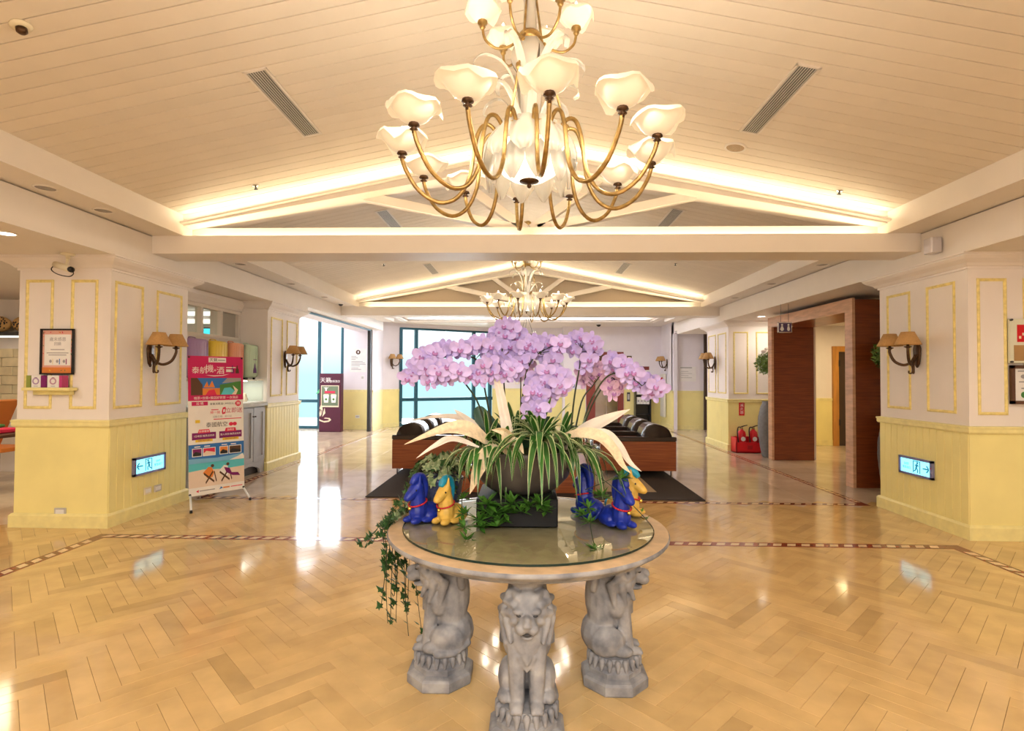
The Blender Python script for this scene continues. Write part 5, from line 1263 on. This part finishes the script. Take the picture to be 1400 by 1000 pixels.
brect('print_sea', 0, 1, .17, .228, PC, 2); bpoly('print_sand', [(0, .055), (1, .055), (1, .175), (.6, .168), (.25, .18), (0, .172)], PS, 3); bpoly('print_cloud', [(.72, .228), (.80, .24), (.88, .25), (.97, .268), (1, .25), (1, .228)], PW, 3)
for u0, u1, c in ((.06, .23, PP), (.245, .47, PR), (.54, .70, PO), (.715, .95, PBR)):
    brect('print_frame', u0, u1, .275, .335, PW, 4); brect('print_photo', u0 + .012, u1 - .012, .28, .33, c, 5); bpoly('print_photo', [(u0 + .012, .28), (u1 - .012, .28), (u1 - .012, .298), (u0 + .06, .312), (u0 + .012, .295)], PK if c is not PR else PS, 6)
for u0 in (.10, .27, .58, .75): brect('print_line', u0, u0 + .10, .342, .349, PW, 4)
for u0, c in ((.24, PO), (.52, PW)):
    bpoly('print_deckchair', [(u0, .155), (u0 + .10, .195), (u0 + .16, .19), (u0 + .20, .15), (u0 + .17, .118), (u0 + .08, .115)], c, 5)
    for a, b in (((u0 + .02, .15), (u0 + .20, .085)), ((u0 + .18, .16), (u0 + .05, .08)), ((u0 + .20, .16), (u0 + .24, .085))):
        d2 = Vector((b[0] - a[0], b[1] - a[1])).normalized() * .008; bpoly('print_deckchair', [(a[0] - d2.y, a[1] + d2.x), (b[0] - d2.y, b[1] + d2.x), (b[0] + d2.y, b[1] - d2.x), (a[0] + d2.y, a[1] - d2.x)], PBR, 6)
    bpoly('print_head', [(u0 + .17 + .03 * cos(k * pi / 5), .2 + .012 * sin(k * pi / 5)) for k in range(10)], PBR, 7)
bpoly('print_figure', [(.62, .18), (.72, .17), (.76, .135), (.88, .13), (.92, .105), (.78, .112), (.66, .14)], PP, 7)
brect('print_foot', 0, 1, 0, .057, PW, 4); bpoly('print_logo', [(.12, .03), (.17, .04), (.165, .02)], PR, 5); brect('print_line', .18, .45, .027, .034, PGR, 5); bpoly('print_logo', [(.53, .022), (.56, .042), (.60, .030)], PB, 5); brect('print_line', .60, .72, .026, .036, PO, 5); brect('print_line', .74, .96, .028, .034, PR, 5)
for u, foot in ((.02, (-3.65, 5.84)), (.98, (-3.335, 6.49))):
    ob('foot_tube', MB().tube([bp(u, .005, .012), Vector((*foot, .012))], .011, 8), WHITE, bn, True); ob('foot_cap', MB().tube([Vector((*foot, .03)), Vector((*foot, 0.0))], .015, 8), BLACK, bn, True)
    ob('corner_eyelet', MB().tube([bp(u, .012, -.006), bp(u, .012, .006)], .013, 8), BLACK, bn, True); ob('corner_eyelet', MB().tube([bp(u, .99, -.006), bp(u, .99, .006)], .011, 8), BLACK, bn, True)
    ob('stand_tube', MB().tube([bp(u, .99, -.008), bp(.5, .45, -.04), bp(.5, .40, -.04)], .007, 6), WHITE, bn, True); ob('stand_tube', MB().tube([bp(u, .01, -.008), bp(.5, .40, -.04)], .007, 6), WHITE, bn, True)
hb = bp(.5, .42, -.04); ob('rear_leg', MB().tube([hb, Vector((hb.x, hb.y, 0)) - Vector((N.x, N.y, 0)) * .38], .010, 6), WHITE, bn, True)

# ================================================================== display counter in the alcove
cb = thing('display_cabinet', 'grey panelled cabinet with an arched plinth in the left alcove', 'cabinet', (-4.33, 7.5, 0))
CX = -4.13
ob('carcass', MB().box((-4.555, 6.50, .17), (CX, 8.44, 1.03)), CABG, cb)
pl = [(6.50, 0), (6.62, 0)] + [(6.62 + .30 * (1 - cos(k * pi / 8)) / 1.0, .02 + .12 * sin(k * pi / 8)) for k in range(1, 8)] + [(7.22, 0), (7.60, 0)] + [(7.60 + .36 * (1 - cos(k * pi / 8)), .02 + .12 * sin(k * pi / 8)) for k in range(1, 8)] + [(8.32, 0), (8.44, 0), (8.44, .17), (6.50, .17)]
ob('arched_plinth', MB().prism(pl, lambda u, w, d: (d, u, w), CX - .03, CX + .004), CABG, cb)
ob('end_plinth', MB().box((-4.555, 8.41, 0), (CX, 8.44, .17)), CABG, cb)
ob('shade_block', MB().box((-4.55, 6.52, 0), (CX - .06, 8.40, .16)), DARK, cb)  # dark block stands in for the shade behind the plinth arches
for k, (a, b) in enumerate(((6.53, 7.03), (7.045, 7.545), (7.56, 8.06), (8.075, 8.42))):
    m = MB()
    for p, q in (((a, .20), (b, .27)), ((a, .94), (b, 1.01)), ((a, .27), (a + .065, .94)), ((b - .065, .27), (b, .94))): m.box((CX, p[0], p[1]), (CX + .02, q[0], q[1]))
    d_ = ob('door', m.box((CX, a + .05, .25), (CX + .008, b - .05, .96)), CABG, cb)
    yh = b - .02 if k % 2 == 0 else a + .02
    ob('knob', MB().tube([(CX + .02, yh, .88), (CX + .045, yh, .88)], [.006, .012], 8), BRONZE, d_, True)
ob('countertop', MB().bbox((-4.555, 6.50, 1.03), (CX + .05, 8.45, 1.085), .008), CABT, cb)
sc = thing('glass_showcase', 'lit glass showcase of small souvenirs on the grey counter', 'showcase', (-4.34, 7.55, 1.085))
SX0, SX1, SY0, SY1, SZ0, SZ1 = -4.54, -4.15, 6.60, 8.44, 1.0855, 1.435
ob('base', MB().box((SX0, SY0, SZ0), (SX1, SY1, SZ0 + .015)), WHITE, sc)
ob('top', MB().box((SX0, SY0, SZ1 - .014), (SX1, SY1, SZ1)), PCR, sc)
for q in ((SX1 - .006, SY0, SX1, SY1), (SX0, SY1 - .006, SX1 - .007, SY1), (SX0, SY0, SX1 - .007, SY0 + .006)): ob('pane', MB().box((q[0], q[1], SZ0 + .015), (q[2], q[3], SZ1 - .014)), GLASS, sc)
for x, y in ((SX1 - .012, SY0 + .006), (SX1 - .012, SY1 - .012)): ob('post', MB().box((x, y, SZ0 + .015), (x + .006, y + .006, SZ1 - .014)), CHROME, sc)
for y in (6.9, 7.4, 7.9, 8.25): ob('spot', MB().lathe([(.03, 0), (.02, .012)], 10, (-4.34, y, SZ1 - .028)), BULB, sc, True)
lamp('AREA', 'showcase_lamp', (-4.34, 7.9, SZ1 - .035), 2.5, (1, .92, .8), (0, 0, 0), .25, .9)
rg = random.Random(4); cols = [PW, PCR, plain('pink', (0.75, 0.32, 0.40)), PW, GOLDM, PW, PS, PGR]
desc = ['round white jar', 'cream vase', 'pink bottle', 'small white bowl', 'gold figurine', 'tall white bottle', 'sand coloured pot', 'grey cup']
for k in range(8):
    y = 7.05 + k * .175; x = -4.27 + (k % 2) * -.08
    t = thing('souvenir', desc[k] + ' in the lit showcase behind the banner', 'souvenir', (x, y, SZ0 + .015))
    h = (.10, .14, .16, .06, .13, .19, .11, .08)[k]; r = (.05, .035, .025, .05, .03, .025, .045, .04)[k]
    ob('body', MB().lathe([(r * .7, 0), (r, h * .25), (r * .9, h * .55), (r * .45, h * .78), (r * .55, h)], 14, (x, y, SZ0 + .0155)), cols[k], t, True)
    ob('cap', MB().lathe([(r * .58, h), (r * .58, h * 1.08), (r * .2, h * 1.16)], 12, (x, y, SZ0 + .0155)), GOLDM if k % 2 else PCR, t, True)
def suitcase(y0, y1, m, lab, pr, z0=1.4352, x0=-4.47, x1=-4.22, h=.535):
    t = thing('suitcase', lab, 'suitcase', ((x0 + x1) / 2, (y0 + y1) / 2, z0))
    b = z0 + .03
    ob('shell', MB().bbox((x0, y0, b), ((x0 + x1) / 2 - .004, y1, z0 + h), .035), m, t, True); ob('shell', MB().bbox(((x0 + x1) / 2 + .004, y0, b), (x1, y1, z0 + h), .035), m, t, True)
    ob('zip_band', MB().bbox(((x0 + x1) / 2 - .02, y0 + .008, b + .008), ((x0 + x1) / 2 + .02, y1 - .008, z0 + h - .008), .03), DARK, t)
    for k in range(5):
        z = b + .06 + k * .09 if False else b + .05; yy = y0 + .05 + k * (y1 - y0 - .10) / 4
        ob('rib', MB().bbox((x1 - .002, yy - .006, b + .04), (x1 + .004, yy + .006, z0 + h - .04), .003), m, t)
    for yy in (y0 + .05, y1 - .05):
        for xx in (x0 + .05, x1 - .05): ob('wheel', MB().tube([(xx - .012, yy, z0 + .018), (xx + .012, yy, z0 + .018)], .018, 10), BLACK, t, True)
    ym = (y0 + y1) / 2; xm = (x0 + x1) / 2
    ob('handle', MB().tube(smooth_path([(xm, ym - .07, z0 + h - .005), (xm, ym - .06, z0 + h + .02), (xm, ym + .06, z0 + h + .02), (xm, ym + .07, z0 + h - .005)], 3), .008, 7), m, t, True)
    if pr:
        c = ym + .03; zc = z0 + .17
        if pr == 'bell': pts = [(-.05, -.07), (.05, -.07), (.045, -.02), (.02, .02), (.012, .06), (0, .085), (-.012, .06), (-.02, .02), (-.045, -.02)]
        elif pr == 'fly': pts = [(0, -.04), (.03, -.05), (.05, -.02), (.02, .0), (.055, .04), (.02, .05), (0, .015), (-.02, .05), (-.055, .04), (-.02, 0), (-.05, -.02), (-.03, -.05)]
        else: pts = [(-.06, .03), (-.03, .06), (.03, .06), (.06, .03), (.006, .03), (.006, -.06), (-.006, -.06), (-.006, .03)]
        ob('print', MB().prism([(c + u, zc + w + (.05 if pr != 'bell' else 0)) for u, w in pts], lambda u, w, d: (d, u, w), x1 + .0045, x1 + .0065), plain('violet', (0.12, 0.05, 0.22)), t)
        ob('print', MB().box((x1 + .0045, c - .05, zc + .13), (x1 + .006, c + .05, zc + .145)), PGR, t)
suitcase(6.72, 7.10, plain('case_purple', (0.40, 0.25, 0.46), .3), 'purple suitcase standing on the showcase behind the banner', 'fly')
suitcase(7.20, 7.56, plain('case_yellow', (0.80, 0.58, 0.06), .3), 'yellow suitcase standing on the showcase behind the banner', 'bell')
suitcase(7.66, 8.00, plain('case_coral', (0.78, 0.34, 0.20), .3), 'coral suitcase standing on the showcase behind the banner', 'umbrella')
suitcase(8.10, 8.42, plain('case_mint', (0.55, 0.72, 0.56), .3), 'mint green suitcase beside the corner of the alcove', 'bell')
# glowing strips and panel added in place of reflections on the strip window
for k, (y, z) in enumerate(((9.56, 2.60), (9.56, 2.46))):
    t = thing('reflection_strip', ('upper' if k == 0 else 'lower') + ' glowing strip standing in for a reflection on the strip window', 'ceiling light', (-5.9, y, z))
    ob('tube', MB().box((-6.3, y - .03, z - .035), (-5.45, y, z + .035)), mat('strip_lit', (1, 1, 1), .4, emit=(1, .94, .8), estr=1.0), t); ob('housing', MB().box((-6.32, y, z - .045), (-5.43, y + .038, z + .045)), WHITE, t)
t = thing('reflection_panel', 'glowing turquoise panel standing in for a reflection on the strip window', 'reflection', (-5.7, 9.56, 2.2))
ob('panel', MB().box((-5.78, 9.53, 2.22), (-5.60, 9.56, 2.33)), mat('turquoise_glow', (.1, .6, .7), .3, emit=(.05, .85, .95), estr=.9), t); ob('rim', MB().box((-5.80, 9.56, 2.20), (-5.58, 9.598, 2.35)), BLACK, t)

# ================================================================== entrance: kiosk, notice, leaf decal
kx0, kx1, ky, kh = -5.57, -4.99, 14.4, 1.56
t = thing('info_kiosk', 'maroon upright advertising panel with two cups before the entrance glass', 'sign', ((kx0 + kx1) / 2, ky, 0))
ob('body', MB().bbox((kx0, ky, 0), (kx1, ky + .22, kh), .01), PMR, t)
flat(t, 'photo_frame', kx0 + .05, kx1 - .05, .66, 1.24, PCR, ky - .0005, .004); flat(t, 'photo', kx0 + .07, kx1 - .07, .70, 1.22, plain('dim_green', (0.16, 0.22, 0.14)), ky - .004, .003)
for x in (-5.38, -5.18):
    ob('printed_cup', MB().prism([(x - .055, .78), (x + .055, .78), (x + .075, .98), (x - .075, .98)], lambda u, w, d: (u, d, w), ky - .0095, ky - .0072), PW, t); ob('printed_lid', MB().prism([(x - .08, .98), (x + .08, .98), (x + .06, 1.01), (x - .06, 1.01)], lambda u, w, d: (u, d, w), ky - .0095, ky - .0072), PCR, t)
    ob('printed_dot', MB().prism([(x + .03 * cos(k * pi / 5), .87 + .03 * sin(k * pi / 5)) for k in range(10)], lambda u, w, d: (u, d, w), ky - .0115, ky - .0097), PG, t)
flat(t, 'printed_bar', -5.42, -5.14, 1.03, 1.09, PR, ky - .0072, .001)
ob('printed_tree', MB().prism([(-5.40, 1.09), (-5.37, 1.09), (-5.36, 1.15), (-5.31, 1.2), (-5.37, 1.17), (-5.385, 1.21), (-5.40, 1.17), (-5.45, 1.2), (-5.41, 1.15)], lambda u, w, d: (u, d, w), ky - .0095, ky - .0072), PW, t)
text(t, 'lettering', '天籟', .15, plane_M((-5.40, ky - .002, 1.37), (1, 0, 0), (0, 0, 1)), PW); text(t, 'lettering', '渡假酒店', .07, plane_M((-5.15, ky - .002, 1.345), (1, 0, 0), (0, 0, 1)), PW)
sw = [(-5.56, .30), (-5.52, .28), (-5.42, .25), (-5.30, .27), (-5.24, .32), (-5.28, .37), (-5.40, .38), (-5.44, .36), (-5.32, .345), (-5.29, .32), (-5.34, .30), (-5.44, .29), (-5.52, .32), (-5.56, .34)]
ob('printed_swirl', MB().prism(sw, lambda u, w, d: (u, d, w), ky - .002, ky), PCR, t)
for pts in ([(-5.56, .62), (-5.50, .78), (-5.47, .60), (-5.52, .40), (-5.50, .58)], [(-5.56, .50), (-5.53, .60), (-5.51, .46), (-5.55, .40)], [(-5.48, .40), (-5.40, .50), (-5.42, .64), (-5.46, .52)]): ob('printed_swirl', MB().prism(pts, lambda u, w, d: (u, d, w), ky - .002, ky), PCR, t)
nx0, nx1, ny = -4.985, -4.52, 15.1
t = thing('posted_notice', 'white notice with a dark round emblem beside the black post', 'notice', ((nx0 + nx1) / 2, ny, 1.92))
flat(t, 'sheet', nx0, nx1, 1.60, 2.26, PW, ny - .0005, .006)
ob('emblem', MB().prism([(-4.75 + .065 * cos(k * pi / 9), 2.16 + .065 * sin(k * pi / 9)) for k in range(18)], lambda u, w, d: (u, d, w), ny - .009, ny - .0068), PBR, t); ob('emblem_mark', MB().prism([(-4.77, 2.18), (-4.735, 2.2), (-4.73, 2.14), (-4.76, 2.13)], lambda u, w, d: (u, d, w), ny - .0108, ny - .0092), PW, t)
for k, (z, w) in enumerate(((2.04, .07), (2.0, .09), (1.96, .06), (1.90, .16), (1.86, .19), (1.82, .20), (1.78, .12), (1.72, .10), (1.68, .14))): flat(t, 'text_line', -4.94, -4.94 + w * 2, z - .007, z + .007, PGR, ny - .007, .001)
t = tag(ob('leaf_decal', MB().prism([(-5.98, .98), (-5.88, 1.12), (-5.72, 1.18), (-5.68, 1.10), (-5.72, 1.03), (-5.76, 1.06), (-5.84, 1.04), (-5.92, 1.00)], lambda u, w, d: (u, d, w), 15.2, 15.23), plain('decal_green', (0.12, 0.55, 0.25)), None), 'small green leaf decal on the entrance glass left of the maroon panel', 'decal')

# ================================================================== far wall: lift, plates, rack, fire box
FY = 17.15
lf = thing('lift_door', 'lift with red-brown surround and mirrored doors behind the orchids', 'lift', (2.4, FY, 0))
m = MB(); m.box((1.82, FY - .05, 0), (2.10, FY - .001, 2.28)).box((2.80, FY - .05, 0), (2.98, FY - .001, 2.28)).box((2.10, FY - .05, 2.18), (2.80, FY - .001, 2.28))
ob('surround', m, mat('lift_surround', (0.24, 0.05, 0.04), 0.3), lf)
ob('top_panel', MB().box((2.10, FY - .03, 1.65), (2.80, FY - .002, 2.18)), PBR, lf)
MIR = mat('dark_mirror', (0.42, 0.40, 0.40), 0.08, 1.0)
for a, b in ((2.105, 2.445), (2.455, 2.795)): ob('door_leaf', MB().box((a, FY - .025, .01), (b, FY - .002, 1.65)), MIR, lf)
def plate(x0, x1, z0, z1, m1, lab, nm='wall_plate', inner=None, y=FY):
    t = thing(nm, lab, 'sign' if nm != 'call_panel' else 'switch', ((x0 + x1) / 2, y, z0))
    flat(t, 'plate', x0, x1, z0, z1, m1, y - .0005, .012)
    if inner: flat(t, 'marking', x0 + (x1 - x0) * .2, x1 - (x1 - x0) * .2, z0 + (z1 - z0) * .2, z1 - (z1 - z0) * .2, inner, y - .0122, .003)
    return t
plate(3.09, 3.24, 1.99, 2.16, PBR, 'small brown square sign right of the lift', inner=PCR)
t = plate(3.42, 3.78, 1.46, 1.83, PW, 'white sign with a brown heading right of the lift'); flat(t, 'heading', 3.42, 3.78, 1.72, 1.83, mat('lift_surround', (0.24, 0.05, 0.04), 0.3), FY - .0125, .003)
plate(3.09, 3.19, 1.10, 1.38, DARK, 'upper dark lift call panel', 'call_panel', GREY); plate(3.09, 3.19, .74, 1.02, DARK, 'lower dark lift call panel', 'call_panel', GREY)
plate(1.36, 1.46, 1.17, 1.29, plain('sign_blue', (0.02, 0.05, 0.45)), 'tiny blue sign left of the lift', inner=PW)
rk = thing('leaflet_rack', 'black open rack with white leaflets and a poster near the lift', 'rack', (3.55, 16.95, 0))
rx0, rx1, ry0, ry1 = 3.30, 3.78, 16.84, 17.12
m = MB().box((rx0, ry0, 0), (rx0 + .03, ry1, 1.26)).box((rx1 - .03, ry0, 0), (rx1, ry1, 1.26)).box((rx0, ry1 - .02, 0), (rx1, ry1, 1.26))
ob('frame', m, BLACK, rk)
for z in (.02, .34, .66, .95, 1.24): ob('shelf', MB().box((rx0 + .03, ry0, z - .012), (rx1 - .03, ry1 - .02, z + .008)), BLACK, rk)
ob('poster', MB().box((rx0 + .04, ry0 + .02, .965), (rx1 - .04, ry0 + .03, 1.22)), PW, rk); ob('poster_mark', MB().box((3.45, ry0 + .018, 1.0), (3.63, ry0 + .021, 1.05)), PGR, rk)
for k in range(4):
    x = rx0 + .05 + k * .098
    t = thing('leaflet_stack', 'stack of white leaflets on the black rack, place %s from its left side' % ('first', 'second', 'third', 'fourth')[k], 'leaflets', (x + .04, ry0 + .06, .668))
    ob('stack', MB().box((x, ry0 + .03, .6685), (x + .085, ry0 + .10, .88)), PW, t); ob('cover_print', MB().box((x + .02, ry0 + .028, .73), (x + .065, ry0 + .031, .80)), PGR, t)
wx = 4.15
t = thing('hydrant_box', 'tall white fire hydrant box with a red light on the far right wall', 'fire box', (wx, 16.6, .3))
ob('case', MB().bbox((wx - .085, 16.42, .30), (wx - .025, 16.92, 1.60), .01), mat('hydrant_white', (0.72, 0.70, 0.62), .4), t); ob('door_panel', MB().box((wx - .091, 16.46, .34), (wx - .085, 16.88, 1.22)), mat('hydrant_white', (0.72, 0.70, 0.62), .4), t)
ob('alarm_lamp', MB().tube([(wx - .085, 16.72, 1.42), (wx - .145, 16.72, 1.42)], [.075, .05], 12), RED, t, True); ob('alarm_plate', MB().box((wx - .09, 16.56, 1.33), (wx - .084, 16.64, 1.50)), RED, t)
t = thing('notice_board', 'white notice board on the recessed wall at the far right', 'notice', (4.58, 15.8, 1.6))
flat(t, 'board', 4.355, 4.81, 1.38, 1.80, PW, 15.79, .015); flat(t, 'heading', 4.37, 4.70, 1.76, 1.785, PGR, 15.775, .002)
for k in range(4): flat(t, 'text_line', 4.39, 4.60 + (k % 2) * .1, 1.66 - k * .06, 1.67 - k * .06, PGR, 15.775, .002)

# ================================================================== right: extinguishers, vases, topiary
t = thing('extinguisher_stand', 'red steel tray holding two fire extinguishers', 'stand', (4.42, 11.1, 0))
ob('tray', MB().box((4.14, 10.98, 0.001), (4.68, 11.26, .02)).box((4.14, 10.98, 0), (4.68, 10.995, .21)).box((4.14, 10.98, 0), (4.155, 11.26, .30)).box((4.665, 10.98, 0), (4.68, 11.26, .30)).box((4.14, 11.25, 0), (4.68, 11.265, .30)), RED, t)
ob('emblem', MB().box((4.36, 10.976, .07), (4.46, 10.981, .15)), mat('dull_red', (.40, .01, .015), .4), t)
for k, x in enumerate((4.30, 4.53)):
    t = thing('fire_extinguisher', 'red fire extinguisher in the red tray, %s the grey vase' % ('farther from' if k == 0 else 'next to'), 'extinguisher', (x, 11.12, .0205))
    ob('cylinder', MB().lathe([(.075, .021), (.080, .03), (.080, .36), (.07, .41), (.035, .44), (.028, .46)], 20, (x, 11.12, 0)), RED, t, True)
    ob('valve', MB().lathe([(.028, .46), (.03, .47), (.022, .50), (.012, .51)], 10, (x, 11.12, 0)), BRASS, t, True)
    ob('lever', MB().tube([(x - .02, 11.12, .50), (x + .05, 11.10, .53), (x + .10, 11.08, .545)], [.010, .009, .007], 7), BLACK, t, True)
    ob('hose', MB().tube(smooth_path([(x - .01, 11.12, .49), (x - .08, 11.08, .50), (x - .11, 11.05, .42), (x - .10, 11.04, .25), (x - .095, 11.04, .18)], 5), .011, 8), BLACK, t, True)
    ob('label', MB().tube([(x, 11.041, .27), (x, 11.036, .27)], .045, 14), PW, t); ob('foot_ring', MB().lathe([(.08, .021), (.082, .03), (.08, .05)], 18, (x, 11.12, 0)), BLACK, t, True)
t = thing('extinguisher_sign', 'narrow red fire sign on the far right column above the extinguishers', 'sign', (4.38, 11.33, .7))
ob('plate', MB().box((4.325, 11.314, .72), (4.435, 11.322, 1.0)), RED, t)
for k, c in enumerate('滅火器'): text(t, 'lettering', c, .075, plane_M((4.38, 11.3135, .93 - k * .075), (1, 0, 0), (0, 0, 1)), PW)
def topiary(x, y, zt, R, H, zc, rb_, lab, seed):
    t = thing('topiary_vase', lab, 'potted plant', (x, y, 0))
    pr = [(R * .62, .0), (R * .70, .02), (R * .86, H * .2), (R, H * .5), (R * .98, H * .7), (R * .80, H * .9), (R * .66, H * .97), (R * .70, H), (R * .62, H), (R * .55, H * .94)]
    prof = []
    for i in range(len(pr) - 4):
        for k in range(6):
            q = k / 6; r = pr[i][0] + (pr[i + 1][0] - pr[i][0]) * q; z = pr[i][1] + (pr[i + 1][1] - pr[i][1]) * q; prof.append((r + .0035 * (k % 2), z))
    ob('vase', MB().lathe(prof + pr[-4:], 28, (x, y, 0)), VASE, t, True)
    tr = ob('trunk', MB().tube(smooth_path([(x, y, H * .9), (x - .02, y, (H + zc) / 2), (x + .01, y, zc)], 5), .022, 8), PBR, t, True)
    rg = random.Random(seed); m = MB()
    for k in range(1300):
        d = Vector((rg.gauss(0, 1), rg.gauss(0, 1), rg.gauss(0, 1))).normalized(); c = Vector((x, y, zc)) + d * rb_ * rg.uniform(.55, 1.05); c.z = zc + (c.z - zc) * .82
        a = d.cross(Vector((rg.gauss(0, 1), rg.gauss(0, 1), rg.gauss(0, 1)))).normalized(); b = d.cross(a); L = rg.uniform(.035, .06)
        q = (a + d * .7).normalized(); m.add([c - b * L * .3, c + q * L, c + b * L * .3, c - q * L * .4], [(0, 1, 2, 3)])
    ob('foliage', m, mat('topiary_green', (0.15, 0.26, 0.05), .5, var=.4, scale=14), t, kind='stuff')
    for k in range(7):
        a = k * .9; ob('branch', MB().tube([(x, y, zc - .12), (x + rb_ * .6 * cos(a), y + rb_ * .6 * sin(a), zc + .08 * sin(k * 2))], [.012, .004], 5), PBR, tr)
    return t
t1 = topiary(4.60, 10.46, 0, .235, 1.05, 1.77, .27, 'grey ribbed floor vase with a clipped tree beside the extinguishers', 1)
ob('white_flower', MB().ell(at(1044, 481, 10.4), (.05, .05, .035), 8, 5).ell(at(1047, 478, 10.4), (.03, .03, .03), 8, 5), PW, t1, True)
topiary(4.80, 7.28, 0, .20, .96, 1.80, .25, 'grey ribbed floor vase with a clipped tree beside the near right column', 2)

# ================================================================== the shop at the left edge
t = thing('shop_shelf', 'dark wall shelf past the near left column', 'shelf', (-7.6, 8.1, 2.06)); ob('board', MB().box((-8.4, 7.86, 2.08), (-6.7, 8.2, 2.13)), DARK, t); ob('light_bar', MB().box((-8.3, 7.95, 2.055), (-6.8, 8.0, 2.08)), mat('strip_lit', (1, 1, 1), .4, emit=(1, .94, .8), estr=1.0), t)
LEO = mat('leopard_cloth', (0.60, 0.36, 0.14), .8)
for k in range(3):
    x = -8.05 + k * .45
    t = thing('leopard_cushion', ('first', 'second', 'third')[k] + ' leopard print cushion from the left on the dark shop shelf', 'cushion', (x, 8.02, 2.13), 'leopard cushions on the shop shelf')
    ob('pad', MB().ell((x, 8.02, 2.26), (.21, .10, .125), 16, 10), LEO, t, True)
    rg = random.Random(k); m = MB()
    for q in range(60):
        a, b = rg.uniform(-1, 1), rg.uniform(-1, 1); r2 = a * a + b * b
        if r2 < .9: m.ell((x + .2 * a, 8.02 - .1 * sqrt(1 - r2), 2.26 + .12 * b), (.016, .008, .013), 6, 4)
    ob('spots', m, PK, t, True, kind='stuff')
t = thing('shop_chair', 'orange wooden chair at the picture edge past the near left column', 'chair', (-7.45, 7.5, 0))
ob('seat', MB().bbox((-7.75, 7.25, .42), (-7.2, 7.75, .48), .015), PO, t); ob('backrest', MB().prism([(-7.72, .48), (-7.66, .48), (-7.40, 1.12), (-7.46, 1.14)], lambda u, w, d: (u, d, w), 7.28, 7.72), PO, t)
for x in (-7.72, -7.25):
    for y in (7.28, 7.70): ob('leg', MB().tube([(x, y, 0), (x, y, .42)], .018, 7), PBR, t)
t = thing('shop_table', 'table with a red and green cloth at the picture edge', 'table', (-7.3, 6.7, 0))
ob('top', MB().bbox((-7.7, 6.4, .70), (-6.55, 7.0, .74), .01), PBR, t); ob('cloth', MB().bbox((-7.6, 6.38, .742), (-6.7, 7.02, .80), .02), PR, t); ob('runner', MB().bbox((-7.3, 6.37, .802), (-6.9, 7.03, .84), .02), PG, t)
for x in (-7.65, -6.6):
    for y in (6.45, 6.95): ob('leg', MB().tube([(x, y, 0), (x, y, .70)], .02, 7), PBR, t)
